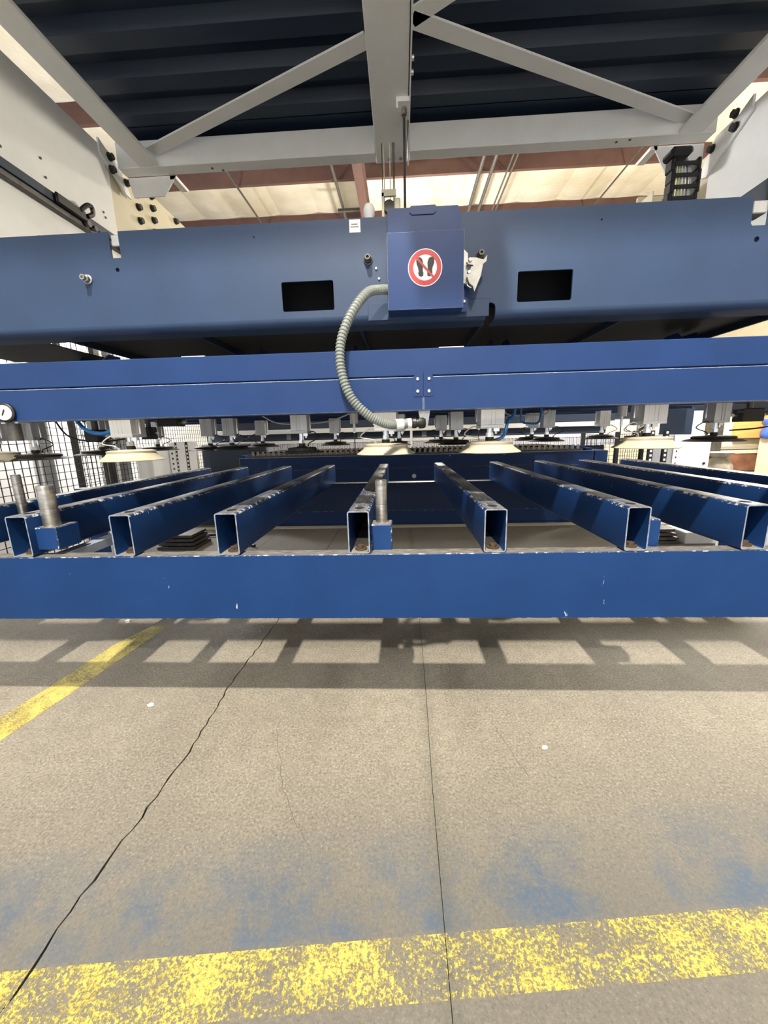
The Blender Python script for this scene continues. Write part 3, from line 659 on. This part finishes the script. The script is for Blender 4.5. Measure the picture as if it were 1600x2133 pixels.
# height sensors, valves, hoses under the frame
for x, y, lab in ((-0.23, 1.9, 'small silver sensor with thin probe left of the conduit end'), (0.375, 1.9, 'small silver sensor with thin probe right of the overlapping dark cups'), (1.045, 1.9, 'small silver sensor with thin probe left of the right cup pair')):
    t = thing('height_sensor', lab, 'sensor', (x, y, 0.80), 'small probes between the suction cups')
    MB().cyl((x, y, 0.93), (x, y, 0.985), 0.020, 16).build('sensor_body', 'alu', t, smooth=40)
    MB().cyl((x, y, 0.885), (x, y, 0.93), 0.006, 10).build('probe_collar', 'chrome', t, smooth=40)
    MB().cyl((x, y, 0.80), (x, y, 0.885), 0.0025, 8).build('probe_rod', 'dsteel', t, smooth=40)
g = thing('pressure_gauge', 'round white-faced pressure gauge at the left picture edge', 'gauge', (-1.030, 1.0, 0.88))
b = MB(); b.lathe((-1.030, 0.985, 0.957), [(0.024, 0), (0.024, 0.016), (0.021, 0.018)], 28, axis=(0.2, -1, 0)); b.build('gauge_case', 'black', g, smooth=40)
b = MB(); b.lathe((-1.0265, 0.9675, 0.957), [(0.019, 0), (0.019, 0.0006)], 28, axis=(0.2, -1, 0)); b.build('dial', 'sticker', g)
b = MB(); b.cyl((-1.030, 0.9655, 0.950), (-1.022, 0.9655, 0.965), 0.0012, 6); b.build('needle', 'ink', g)
b = MB(); b.cyl((-1.030, 0.99, 0.885), (-1.030, 0.99, 0.935), 0.015, 16); b.build('gauge_stem', 'dsteel', g, smooth=40)
b = MB(); b.box(-1.055, -1.008, 0.982, 1.02, 0.930, 0.9335, 0); b.build('gauge_bracket', 'alu', g)
for i, (x, y, z, sx, sz, lab) in enumerate(((-1.28, 1.57, 0.90, 0.06, 0.05, 'black valve block on the frame above the left dark cups'), (-1.27, 1.90, 0.91, 0.05, 0.06, 'black valve block farther back beside the left cups'),
        (-0.95, 1.57, 0.945, 0.09, 0.03, 'black round air cylinder lying left of the squared cylinders'), (-1.78, 1.57, 0.92, 0.05, 0.05, 'black valve block by the left edge of the picture'),
        (1.62, 1.9, 0.92, 0.10, 0.06, 'black hose carrier lump near the right cups'))):
    t = thing('valve_block', lab, 'valve', (x, y, z-sz))
    b = MB(); b.box(x-sx/2, x+sx/2, y-0.03, y+0.03, z-sz/2, z+sz/2, 0, 0.004); b.build('valve_body', 'black', t)
    b = MB(); b.cyl((x, y, z+sz/2), (x, y, 0.985), 0.012, 10); b.build('hanger', 'dsteel', t, smooth=40)
    MB().cyl((x-sx/2-0.02, y, z), (x-sx/2, y, z), 0.008, 10).build('port', 'chrome', t, smooth=40); MB().cyl((x+sx/2, y, z), (x+sx/2+0.02, y, z), 0.008, 10).build('port', 'chrome', t, smooth=40)
def hose(pts, r_, m, lab):
    b = MB(); b.path(pts, r_, 8, sub=6); tag(b.build('air_hose', m, smooth=60), lab, 'hose', 'air hoses under the frame')
hose([(-1.22, 1.40, 0.99), (-1.20, 1.40, 0.945), (-1.16, 1.39, 0.915), (-1.10, 1.38, 0.905), (-1.06, 1.38, 0.915)], 0.007, 'hose_b', 'bright blue air hose left of the cream cup at the left')
hose([(0.42, 1.45, 0.99), (0.41, 1.45, 0.93), (0.39, 1.44, 0.915), (0.37, 1.42, 0.86), (0.32, 1.36, 0.845)], 0.006, 'hose_b', 'blue air hose curving down to the cream cup right of centre')
hose([(0.575, 1.9, 0.99), (0.575, 1.9, 0.925), (0.605, 1.9, 0.91), (0.66, 1.9, 0.915), (0.67, 1.9, 0.99)], 0.005, 'hose_b', 'blue air hose looping under the frame right of centre')
hose([(-1.66, 1.8, 0.98), (-1.60, 1.8, 0.90), (-1.45, 1.8, 0.875), (-1.33, 1.8, 0.885)], 0.004, 'black', 'thin black hose swagged above the left dark cups')
hose([(-0.70, 1.9, 0.99), (-0.62, 1.9, 0.945), (-0.5, 1.9, 0.935), (-0.35, 1.9, 0.945), (-0.22, 1.9, 0.99)], 0.0035, 'clear', 'thin pale hose swagged left of the conduit')
hose([(1.0, 1.6, 0.99), (1.02, 1.55, 0.92), (0.9, 1.5, 0.87), (0.84, 1.44, 0.86)], 0.006, 'dsteel', 'dark hose slanting down behind the right cream cup')
hose([(1.42, 1.72, 0.93), (1.55, 1.70, 0.925), (1.60, 1.70, 0.90), (1.52, 1.70, 0.865), (1.40, 1.72, 0.855)], 0.0035, 'black', 'thin black hose looping out right of the farthest right cup')
hose([(0.57, 2.2, 0.99), (0.60, 2.2, 0.962), (0.72, 2.2, 0.958), (0.80, 2.2, 0.962), (0.82, 2.2, 0.99)], 0.004, 'clear', 'pale straight air line beside the pair right of centre')

# ================================================================== OVERHEAD FRAME
of = thing('overhead_frame', 'off-white steel frame of beams and diagonals overhead', 'steel frame', (0, 1.4, 2.28))
b = MB(); b.box(-0.108, 0.052, 0.4, 2.345, 2.28, 2.42, 0, 0.003); b.build('centre_beam', 'white', of)
b = MB(); b.box(0.056, 0.062, 0.4, 2.36, 2.272, 2.40, 0, 0.001); b.build('side_strip', 'white', of)
b = MB(); b.box(-1.35, -1.247, 0.4, 2.262, 2.28, 2.298, 0, 0.003); b.build('side_beam', 'white', of)
b = MB(); b.box(1.38, 1.495, 0.4, 2.262, 2.28, 2.298, 0, 0.003); b.build('side_beam', 'white', of)
b = MB(); b.box(-1.47, -0.11, 2.262, 2.335, 2.28, 2.40, 0, 0.003); b.build('cross_beam', 'white', of)
b = MB(); b.box(0.064, 1.56, 2.262, 2.335, 2.28, 2.40, 0, 0.003); b.build('cross_beam', 'white', of)
def diag(p0, p1, wd):
    p0, p1 = Vector(p0), Vector(p1); d = (p1-p0).normalized(); n = Vector((-d.y, d.x, 0)) * wd/2
    b = MB(); q = [p0+n, p1+n, p1-n, p0-n]
    b.prism([(p.x, p.y) for p in q], 2, 2.325, 2.333); b.build('diagonal', 'white', of)
diag((-0.105, 1.752, 0), (-1.262, 2.232, 0), 0.062)
diag((0.058, 1.69, 0), (1.43, 2.252, 0), 0.062)
diag((0.058, 1.69, 0), (1.43, 0.9, 0), 0.062)
diag((-0.105, 1.50, 0), (-1.262, 0.9, 0), 0.062)
b = MB(); b.prism([(-1.47, 2.279), (-1.20, 2.279), (-1.275, 2.185), (-1.45, 2.185)], 1, 2.337, 2.343); b.prism([(2.337, 2.279), (2.47, 2.279), (2.45, 2.262), (2.337, 2.262)], 0, -1.235, -1.20); b.build('end_gusset', 'white', of)
b = MB(); b.prism([(1.31, 2.279), (1.56, 2.279), (1.56, 2.13), (1.40, 2.13)], 1, 2.337, 2.343); b.prism([(2.337, 2.279), (2.47, 2.279), (2.45, 2.262), (2.337, 2.262)], 0, 1.295, 1.33); b.build('end_gusset', 'white', of)
for x, y in ((-0.98, 2.30), (-0.93, 2.32), (1.10, 2.29), (1.16, 2.28)): MB().cyl((x, y, 2.277), (x, y, 2.281), 0.006, 10).build('screw', 'dsteel', of)
for x, y in ((-0.04, 2.31), (0.02, 2.31)): MB().cyl((x, y, 2.274), (x, y, 2.281), 0.009, 12).build('screw', 'steel', of)
for y in (1.80, 1.86): MB().cyl((0.060, y, 2.30), (0.072, y, 2.30), 0.009, 10).build('screw', 'alu', of)
for x, y in ((-0.01, 1.52), (0.0, 1.62)): pass
b = MB(); b.box(0.000, 0.058, 1.94, 2.00, 2.262, 2.28); b.box(0.000, 0.008, 1.94, 2.00, 2.24, 2.262); b.box(0.0, 0.058, 2.0, 2.045, 2.262, 2.28, 0, 0.002); br = b.build('rod_bracket', 'white', of)
b = MB(); b.cyl((0.034, 1.975, 2.235), (0.034, 1.975, 2.262), 0.012, 6); b.build('bracket_nut', 'steel', br)
# hoist rod and ropes
b = MB(); b.cyl((0.034, 2.02, 1.35), (0.034, 2.02, 2.262), 0.006, 12); tag(b.build('guide_rod', 'dsteel', smooth=40), 'single dark vertical rod hanging from the central white beam', 'rod')
for x, m_, lab in ((-0.073, 'dsteel', 'leftmost thin rope of the hoist bundle under the central beam'), (-0.064, 'cream', 'pale thick rope beside the leftmost of the hoist bundle'), (-0.034, 'cream', 'pale rope in the middle of the hoist bundle'), (-0.018, 'dsteel', 'thin dark rope second from right in the hoist bundle'), (-0.012, 'dsteel', 'thin dark rope rightmost in the hoist bundle')):
    b = MB(); b.cyl((x, 2.2, 1.30), (x-0.002, 2.2, 2.279), 0.0022, 8); tag(b.build('hoist_rope', m_, smooth=40), lab, 'rope', 'hoist ropes')
t = thing('pulley_block', 'cream pulley bracket peeking over the blue beam beside the cover box', 'pulley', (-0.03, 1.6, 1.44))
b = MB(); b.box(-0.055, -0.047, 1.5, 1.6, 1.45, 1.69); b.box(-0.055, -0.005, 1.5, 1.51, 1.68, 1.70); b.box(-0.012, 0.010, 1.5, 1.6, 1.45, 1.675, 0, 0.004); b.build('pulley_bracket', 'cream', t)
b = MB(); b.lathe((-0.03, 1.52, 1.66), [(0.02, 0), (0.02, 0.02)], 16, axis=(0, 1, 0)); b.build('pulley_wheel', 'dsteel', t)
b = MB(); b.lathe((-0.100, 1.5, 1.47), [(0.016, 0), (0.017, 0.15), (0.020, 0.155), (0.020, 0.172), (0.014, 0.185)], 20); tag(b.build('filter_bowl', 'whitew', smooth=40), 'small white round cap peeking over the blue beam above the sticker', 'cap')

# ---- corrugated navy deck above the frame
cdk = thing('roof_deck', 'dark navy corrugated sheet panel above the white overhead frame', 'sheet panel', (0, 1.3, 2.43))
b = MB(); p = 0.19; y = 0.44; prof = []
while y < 2.3:
    prof += [(y, 2.43), (y+0.075, 2.43), (y+0.095, 2.475), (y+0.170, 2.475)]; y += p
vs = [(x, yy, z) for x in (-1.46, 1.62) for yy, z in prof] + [(x, yy, z+0.003) for x in (-1.46, 1.62) for yy, z in prof]
n = len(prof)
b.add(vs, [(i, i+1, n+i+1, n+i) for i in range(n-1)] + [(2*n+i, 2*n+i+1, 3*n+i+1, 3*n+i) for i in range(n-1)])
b.build('corrugated_sheet', 'navy', cdk)
MB().box(-1.46, 1.62, 2.325, 2.345, 2.40, 2.479).build('edge_trim', 'navy', cdk)
MB().box(-1.46, 1.62, 2.22, 2.33, 2.430, 2.434).build('edge_strip', 'navy', cdk)
MB().box(-1.46, 1.62, 0.45, 2.33, 2.479, 2.50).build('top_sheet', 'navy', cdk)

# ---- left and right side plates with posts
def hexbolt(x, y, z, s, par):
    b = MB(); b.cyl((x, y, z), (x+s*0.006, y, z), 0.019, 14); b.cyl((x+s*0.006, y, z), (x+s*0.022, y, z), 0.016, 6); b.build('hex_bolt', 'black', par)
lp = thing('side_plate', 'big off-white vertical side plate of the machine at left', 'machine panel', (-1.52, 1.4, 0))
b = MB(); b.box(-1.512, -1.50, 0.3, 2.23, 1.52, 2.345, 0, 0.002); b.build('panel_sheet', 'white', lp)
b = MB(); b.prism([(2.17, 2.365), (2.215, 2.345), (2.30, 2.335), (2.38, 2.20), (2.34, 2.20), (2.17, 2.30)], 0, -1.4995, -1.49); b.build('corner_tab', 'white', lp)
for y, z in ((2.234, 2.318), (2.236, 2.262), (2.345, 2.262)): hexbolt(-1.49, y, z, 1, lp)
b = MB(); b.box(-2.05, -1.93, 0.45, 0.65, 0, 2.30, 0, 0.004); b.box(-1.93, -1.512, 0.5, 0.6, 2.1, 2.22, 0, 0.003); b.build('support_leg', 'white', lp)
for y, z in ((1.62, 1.98), (1.80, 2.05), (1.81, 1.985), (2.14, 2.02), (1.72, 1.72), (2.15, 2.0)): MB().cyl((-1.5, y, z), (-1.496, y, z), 0.005, 10).build('small_screw', 'dsteel', lp)
lpp = thing('machine_post', 'cream bolted post at left behind the white side plate', 'post', (-1.52, 2.6, 0))
b = MB(); b.prism([(2.235, 1.8), (3.10, 1.8), (3.10, 2.348), (2.60, 2.348), (2.235, 2.30)], 0, -1.53, -1.512); b.build('post_web', 'cream', lpp)
b = MB(); b.box(-1.60, -1.53, 2.3, 2.42, 1.8, 2.3, 0, 0.003); b.build('post_flange', 'cream', lpp)
for y, zs in ((2.46, (2.27, 2.205, 2.135, 2.065)), (2.60, (2.335, 2.27, 2.205, 2.14)), (2.86, (2.325, 2.25, 2.18))):
    for z in zs: hexbolt(-1.512, y, z, 1, lpp)
gr = thing('guide_rail', 'dark navy guide rail with rollers on the left side plate', 'rail', (-1.49, 1.3, 1.86))
b = MB(); b.box(-1.499, -1.47, 0.4, 2.6, 1.888, 1.925, 0, 0.002); b.build('rail_bar', 'navy', gr)
b = MB(); b.box(-1.499, -1.475, 0.4, 2.6, 1.862, 1.886, 0, 0.002); b.build('lower_rail_bar', 'dsteel', gr)
b = MB(); b.box(-1.469, -1.455, 1.80, 1.96, 1.885, 1.93, 0, 0.006); b.path([(-1.46, 1.93, 1.92), (-1.45, 1.96, 1.955), (-1.45, 1.99, 1.965), (-1.455, 2.0, 1.94), (-1.46, 1.97, 1.915)], 0.010, 8); b.build('roller_carriage', 'black', gr, smooth=40)
b = MB(); b.cyl((-1.47, 1.97, 1.885), (-1.455, 1.97, 1.885), 0.014, 12); b.cyl((-1.47, 2.01, 1.883), (-1.455, 2.01, 1.883), 0.012, 12); b.build('roller', 'dsteel', gr)
rp = thing('side_plate', 'grey-white vertical side plate of the machine at right', 'machine panel', (1.6, 1.4, 0))
b = MB(); b.box(1.60, 1.612, 0.3, 2.34, 1.52, 2.285, 0, 0.002); b.build('panel_sheet', 'white', rp)
b = MB(); b.prism([(2.10, 2.315), (2.17, 2.285), (2.30, 2.285), (2.40, 2.15), (2.34, 2.13), (2.10, 2.25)], 0, 1.588, 1.5995); b.build('corner_tab', 'white', rp)
b = MB(); b.box(2.05, 2.17, 0.45, 0.65, 0, 2.30, 0, 0.004); b.box(1.612, 2.05, 0.5, 0.6, 2.1, 2.22, 0, 0.003); b.build('support_leg', 'white', rp)
for y, z in ((2.185, 2.30), (2.18, 2.243), (2.315, 2.24)): hexbolt(1.588, y, z, -1, rp)
rpp = thing('machine_post', 'cream bolted post at right behind the cable chain', 'post', (1.6, 2.9, 0))
b = MB(); b.prism([(2.35, 1.8), (3.4, 1.8), (3.4, 2.20), (2.90, 2.25), (2.35, 2.25)], 0, 1.612, 1.63); b.build('post_web', 'cream', rpp)
b = MB(); b.box(1.40, 1.598, 2.60, 2.62, 1.45, 2.19, 0, 0.002); b.prism([(2.45, 2.14), (2.60, 2.14), (2.60, 2.0), (2.45, 2.06)], 0, 1.395, 1.40); b.build('post_flange', 'cream', rpp)
for z in (1.95, 1.87): hexbolt(1.43, 2.585, z, 0.1, rpp)
rgr = thing('guide_rail', 'black guide rail on the right side plate', 'rail', (1.59, 1.3, 1.86))
b = MB(); b.box(1.57, 1.599, 0.4, 2.6, 1.80, 1.90, 0, 0.002); b.build('rail_bar', 'navy', rgr)
# energy chain
ec = thing('cable_chain', 'black cable chain with grey and yellow cables hanging at right', 'cable chain', (1.29, 2.05, 1.5))
for k in range(13):
    z = 2.02 - k*0.045; xo = 0.006*math.sin(k*1.1)
    b = MB()
    for sx in (-0.056, 0.056):
        b.box(1.285+xo+sx-0.009, 1.285+xo+sx+0.009, 2.02, 2.07, z-0.024, z+0.024, 0, 0.005)
    b.box(1.285+xo-0.05, 1.285+xo+0.05, 2.02, 2.026, z-0.008, z+0.008, 0, 0.001)
    b.build('chain_link', 'black', ec)
b = MB(); b.box(1.205, 1.30, 2.0, 2.08, 2.045, 2.08, 0, 0.012); b.build('chain_head', 'black', ec)
for k, (dx, m_) in enumerate(((-0.035, 'grey'), (-0.020, 'yellowc'), (-0.008, 'clear'), (0.006, 'clear'), (0.020, 'grey'), (0.033, 'clear'))):
    if m_ == 'yellowc': M['yellowc'] = plain('yellow_green_cable', (0.62, 0.62, 0.22), 0.4)
    b = MB(); b.path([(1.285+dx*0.6, 2.06, 2.06), (1.285+dx, 2.04, 1.98), (1.285+dx+0.004, 2.045, 1.80), (1.285+dx, 2.045, 1.44)], 0.0048, 8); b.build('cable', m_, ec, smooth=60)

# ================================================================== SLATTED TABLE AND REAR MACHINE
tb = thing('slat_table', 'long dark blue table with toothed grey slats behind the tubes', 'cutting table', (0.1, 4.2, 0))
b = MB(); b.box(-1.56, 1.76, 3.60, 3.64, 0.558, 0.678, 0, 0.003, edge=1); b.build('front_rail', ['blue', 'rim'], tb)
b = MB(); b.box(-1.56, 1.76, 3.605, 3.64, 0.432, 0.552, 0, 0.003, edge=1); b.build('front_rail', ['blue', 'rim'], tb)
b = MB(); b.box(-1.56, 1.76, 3.66, 3.70, 0.20, 0.43); b.build('recess_panel', 'navy', tb)
b = MB(); b.box(-1.56, 1.76, 3.585, 3.66, 0.03, 0.175, 0, 0.002, top=1); b.box(-1.56, 1.76, 3.60, 3.66, 0.0, 0.03); b.build('skirt', ['blue', 'rim'], tb)
b = MB(); b.box(-1.56, 1.76, 4.86, 4.90, 0.0, 0.69); b.build('rear_rail', 'blue', tb)
b = MB(); b.box(1.72, 1.76, 3.64, 4.86, 0.0, 0.70); b.build('end_rail', 'blue', tb)
b = MB(); b.box(-1.56, -1.52, 3.64, 4.86, 0.0, 0.70); b.build('end_rail', 'blue', tb)
b = MB(); b.box(1.78, 1.90, 3.62, 3.9, 0.55, 0.675, 0, 0.003); b.build('end_cap', 'blue', tb)
b = MB(); b.box(1.60, 1.72, 3.7, 3.74, 0.69, 0.72); b.build('end_cap', 'blue', tb)
for x in (0.115, -0.86):
    b = MB(); b.lathe((x, 3.60, 0.476), [(0.020, 0), (0.020, 0.006), (0.008, 0.007), (0.007, 0.012)], 20, axis=(0, -1, 0)); b.build('roller_bolt', 'alu', tb, smooth=40)
for x in (0.45, 0.95): MB().cyl((x, 3.597, 0.66), (x, 3.60, 0.66), 0.006, 10).build('rail_bolt', 'grey', tb)
b = MB(); x = -1.44; y0, y1 = 3.67, 4.80
poly = [(y0, 0.58)]; k = 19
for i in range(k):
    a_ = y0 + (y1-y0)*i/k; d_ = (y1-y0)/k
    poly += [(a_, 0.695), (a_+d_*0.35, 0.712), (a_+d_*0.7, 0.675)]
poly += [(y1, 0.695), (y1, 0.58)]
b.prism(poly, 0, -0.0035, 0.0035); s0 = b.build('slat', 'dsteel', tb, origin=(0, 0, 0)); 
s0.location = (-1.44 , 0, 0); base = s0.location.copy()
i = 1
while -1.44 + i*0.0505 < 1.66:
    c = s0.copy(); C.objects.link(c); c.location = (-1.44 + i*0.0505, 0, 0); i += 1
b = MB(); b.box(-0.0095, 0.0095, 3.645, 3.655, 0.694, 0.734, 0, 0.001); p0 = b.build('comb_tooth', 'tooth', tb, origin=(0, 0, 0)); p0.location = (-1.44, 0, 0)
i = 1
while -1.44 + i*0.0505 < 1.66:
    c = p0.copy(); C.objects.link(c); c.location = (-1.44 + i*0.0505, 0, 0); i += 1
b = MB(); b.box(-1.50, 1.68, 3.642, 3.656, 0.60, 0.694, 0, 0.001); b.build('comb_bar', 'dsteel', tb)
MB().box(-1.52, 1.72, 3.9, 3.91, 0.56, 0.72).build('slat_stop', 'hole', tb)
t2 = thing('side_table', 'dark navy low table end left of the slatted table', 'table', (-1.9, 4.3, 0))
b = MB(); b.box(-2.18, -1.64, 4.1, 4.6, 0.50, 0.80, 0, 0.004); b.build('table_panel', 'navy', t2); b = MB(); b.box(-2.14, -1.70, 4.12, 4.5, 0, 0.50); b.build('table_base', 'navy', t2)
b = MB(); b.box(-2.15, -1.57, 3.7, 3.9, 0.0, 0.52, 0, 0.003, top=1); tag(b.build('low_sill', ['navy', 'cream']), 'low navy sill with tan top left of the slatted table', 'sill')

lm = thing('cutting_machine', 'dark blue machine front with white strip and bristle curtain across the background', 'machine', (0, 5.4, 0))
b = MB(); b.box(-2.62, 2.70, 5.05, 6.6, 0.965, 1.62, 0, 0.004); b.build('hood', 'navy', lm)
b = MB(); b.box(-2.62, 2.70, 5.0, 5.06, 0.905, 0.960, 0, 0.003); b.build('white_rail', 'whitew', lm)
b = MB(); b.box(-2.62, 2.62, 5.10, 6.6, 0.0, 0.904); b.build('body', 'navy', lm)
b = MB(); b.box(-2.62, 2.76, 5.02, 5.10, 0.772, 0.812, 0, 0.003); b.build('sill', 'white', lm)
b = MB(); x = -2.6
while x < 2.74:
    wq = random.uniform(0.014, 0.024); b.box(x, x+wq, 5.02+random.uniform(0, 0.012), 5.045, 0.66+random.uniform(0, 0.008), 0.772); x += wq + 0.004
o = b.build('bristle_curtain', 'fringe', lm); o['kind'] = 'stuff'
for x in (-1.5, -0.55, 0.30, 0.62, 1.32): MB().box(x-0.03, x+0.03, 5.095, 5.10, 0.825, 0.895).build('tag_plate', 'grey', lm)
MB().box(0.112, 0.142, 4.96, 4.99, 0.66, 0.905).build('upright_bar', 'whitew', lm)
MB().box(-2.62, 2.7, 5.045, 5.05, 1.10, 1.12).build('hood_lip', 'blue', lm)

# ================================================================== FENCES AND LEFT BACKGROUND
def mesh_fence(name, lab, p0, p1, z0, z1, cell=0.05, r_=0.002):
    t = thing(name, lab, 'mesh fence', (*p0, 0)); d = Vector((p1[0]-p0[0], p1[1]-p0[1], 0)); L = d.length; d.normalize(); n = Vector((-d.y, d.x, 0))
    b = MB(); P0 = Vector((*p0, 0))
    def bar(a, c):
        ax = (c-a).normalized(); u_ = n*r_; v_ = ax.cross(n)*r_
        b.add([a+u_+v_, a+u_-v_, a-u_-v_, a-u_+v_, c+u_+v_, c+u_-v_, c-u_-v_, c-u_+v_], [(0,1,5,4),(1,2,6,5),(2,3,7,6),(3,0,4,7)])
    k = int(L/cell)
    for i in range(k+1): q = P0 + d*(i*L/k); bar(q + Vector((0, 0, z0)), q + Vector((0, 0, z1)))
    k = int((z1-z0)/cell)
    for i in range(k+1): z = z0+(z1-z0)*i/k; bar(P0 + Vector((0, 0, z)), P0 + d*L + Vector((0, 0, z)))
    o = b.build('wire_mesh', 'wire', t); o['kind'] = 'stuff'
    for s in (0, 1):
        q = P0 + d*L*s; MB().box(q.x-0.02, q.x+0.02, q.y-0.02, q.y+0.02, 0, z1+0.03, 0, 0.003).build('fence_post', 'black', t)
mesh_fence('mesh_fence', 'black wire mesh fence nearest at left, large squares', (-2.4, 0.9), (-2.4, 3.05), 0.10, 1.9)
mesh_fence('mesh_fence', 'black wire mesh fence farther back at left, fine squares', (-2.9, 3.3), (-2.9, 6.2), 0.12, 1.9)
mesh_fence('mesh_fence', 'black wire mesh fence panel right of the bristle curtain', (2.16, 4.7), (2.85, 4.7), 0.10, 0.80)
mesh_fence('mesh_fence', 'black wire mesh fence panel beside the white cabinet at right', (2.45, 4.5), (3.3, 4.5), 0.10, 0.80)
for x, y, r_, lab in ((-3.90, 4.0, 0.085, 'grey ribbed post standing behind the left mesh'), (-3.05, 4.0, 0.10, 'wider grey metallic post behind the left cream cup')):
    t = thing('round_post', lab, 'post', (x, y, 0))
    b = MB(); b.cyl((x, y, 0), (x, y, 2.4), r_, 28); b.build('post_shaft', 'grey', t, smooth=40)
    for s in (-0.3, 0.5): MB().box(x+s*r_-0.012, x+s*r_+0.012, y-r_-0.014, y-r_*0.7, 0, 2.4).build('post_ridge', 'alu', t)
b = MB(); b.path([(-2.36, 2.95, 1.2), (-2.40, 2.99, 0.8), (-2.37, 2.95, 0.4), (-2.39, 2.95, 0.01)], 0.020, 10); tag(b.build('black_cable', 'black', smooth=60), 'thick black cable hanging down beside the left posts', 'cable')
t = thing('perforated_upright', 'white upright with rows of square holes at left', 'rack', (-2.3, 4.0, 0))
b = MB(); b.box(-2.86, -2.50, 4.0, 4.2, 0.0, 0.80, 0, 0.004); b.build('cabinet_box', 'white', t)
for x0, x1 in ((-2.485, -2.42), (-2.395, -2.31), (-2.275, -2.19)):
    b = MB(); b.box(x0, x1, 4.0, 4.03, 0, 0.84); b.build('upright_strip', 'whitew', t)
b = MB()
for x in (-2.41, -2.295): b.box(x-0.012, x+0.012, 4.01, 4.04, 0, 0.84)
b.build('slot_channel', 'black', t)
b = MB()
for x in (-2.41, -2.295):
    for k in range(20): b.box(x-0.007, x+0.007, 4.005, 4.01, 0.03+k*0.04, 0.05+k*0.04)
o = b.build('slot_hole', 'whitew', t); o['kind'] = 'stuff'
for k in range(5): MB().box(-2.462, -2.447, 3.996, 4.0, 0.55+k*0.055, 0.57+k*0.055).build('square_hole', 'black', t)

# ---- right background
t = thing('white_cabinet', 'tall white machine cabinet at the right behind the cream cup', 'cabinet', (2.9, 4.0, 0))
b = MB(); b.box(2.74, 3.10, 4.0, 4.4, 0, 0.79, 0, 0.004); b.build('cabinet_body', 'whitew', t)
b = MB(); b.box(2.90, 3.02, 4.02, 4.4, 0.79, 1.02, 0, 0.003); b.build('cabinet_tower', 'whitew', t)
b = MB(); b.box(2.82, 2.895, 4.0, 4.38, 0.79, 1.05, 0, 0.003); b.build('dark_door', 'navy', t)
for z in (0.50, 0.56, 0.62, 0.68): MB().box(2.765, 2.775, 3.996, 4.0, z, z+0.015).build('slot', 'black', t)
MB().cyl((3.05, 3.99, 0.50), (3.05, 4.0, 0.50), 0.012, 10).build('knob', 'black', t)
for x in (2.52, 2.66):
    t = thing('slotted_post', 'black slotted post %s the white cabinet' % ('farther left of' if x < 2.6 else 'touching'), 'post', (x, 4.0, 0))
    MB().box(x-0.022, x+0.022, 4.0, 4.03, 0, 0.84).build('post_body', 'black', t)
    b = MB()
    for k in range(18): b.box(x-0.010, x+0.010, 3.996, 4.0, 0.04+k*0.045, 0.062+k*0.045)
    o = b.build('slot_hole', 'whitew', t); o['kind'] = 'stuff'
b = MB(); b.box(2.78, 5.2, 5.2, 5.9, 0.99, 1.25); tag(b.build('machine_bridge', 'navy'), 'dark machine bridge at right behind the cups', 'machine')
wall('wall_partition', 3.2, 9.0, 7.5, 7.6, 0, 1.6)
b = MB(); b.box(6.15, 6.75, 7.42, 7.5, 0.62, 1.15, 0, 0.003); tag(b.build('plywood_board', 'ply'), 'orange plywood board fixed on the cream wall at right', 'board')
b = MB(); b.box(6.1, 9.0, 7.44, 7.5, 0.02, 0.34, 0, 0.003); tag(b.build('wall_kick_panel', 'rusty'), 'rusty brown panel low on the right rear wall', 'panel')
t = thing('water_drum', 'royal blue plastic drum on the right by the plywood board', 'drum', (6.62, 7.1, 0))
b = MB(); b.lathe((6.62, 7.1, 0.62), [(0.22, 0), (0.24, 0.04), (0.24, 0.12), (0.20, 0.20), (0.24, 0.26), (0.24, 0.33), (0.16, 0.36), (0.16, 0.42), (0.18, 0.44)], 20); b.build('drum_body', 'tarp', t, smooth=50)
b = MB(); b.box(6.45, 6.8, 6.95, 7.25, 0, 0.62); b.build('drum_stand', 'cream', t)
t = thing('wall_pipe', 'dark conduit run with straps along the cream wall', 'pipe', (6.8, 7.4, 0.4))
MB().cyl((5.9, 7.4, 0.615), (9, 7.4, 0.615), 0.012, 8).build('pipe_run', 'dsteel', t, smooth=40); MB().cyl((5.9, 7.4, 0.42), (9, 7.4, 0.42), 0.010, 8).build('pipe_run', 'dsteel', t, smooth=40)
b = MB(); b.box(5.35, 5.52, 6.9, 7.1, 0, 1.4, 0, 0.004); tag(b.build('steel_column', 'dsteel'), 'dark square steel column at right before the cream wall', 'column')
t = thing('tied_sack', 'grey tied sack leaning at the foot of the dark column', 'sack', (5.35, 6.7, 0))
b = MB(); b.lathe((5.36, 6.7, 0), [(0.16, 0), (0.20, 0.06), (0.19, 0.20), (0.13, 0.31), (0.10, 0.34), (0.20, 0.42), (0.14, 0.43)], 14); b.build('sack_body', plain('sack_cloth', (0.30, 0.27, 0.22), 0.8, 0, 0.4, 8), t, smooth=50)
t = thing('hose_reel', 'coiled tan hose on a dark bracket right of the white cabinet', 'hose coil', (4.35, 6.0, 0.2))
b = MB()
for k in range(3): b.path([(4.35+math.cos(a_)*(0.13+0.03*k), 6.0, 0.52+math.sin(a_)*(0.18+0.03*k)) for a_ in [2*PI*i/10 for i in range(11)]], 0.014, 6, sub=3)
b.build('coil', M['rusty'], t, smooth=60); MB().box(4.1, 4.55, 5.95, 6.1, 0.0, 0.30, 0, 0.01).build('bracket', 'dsteel', t)
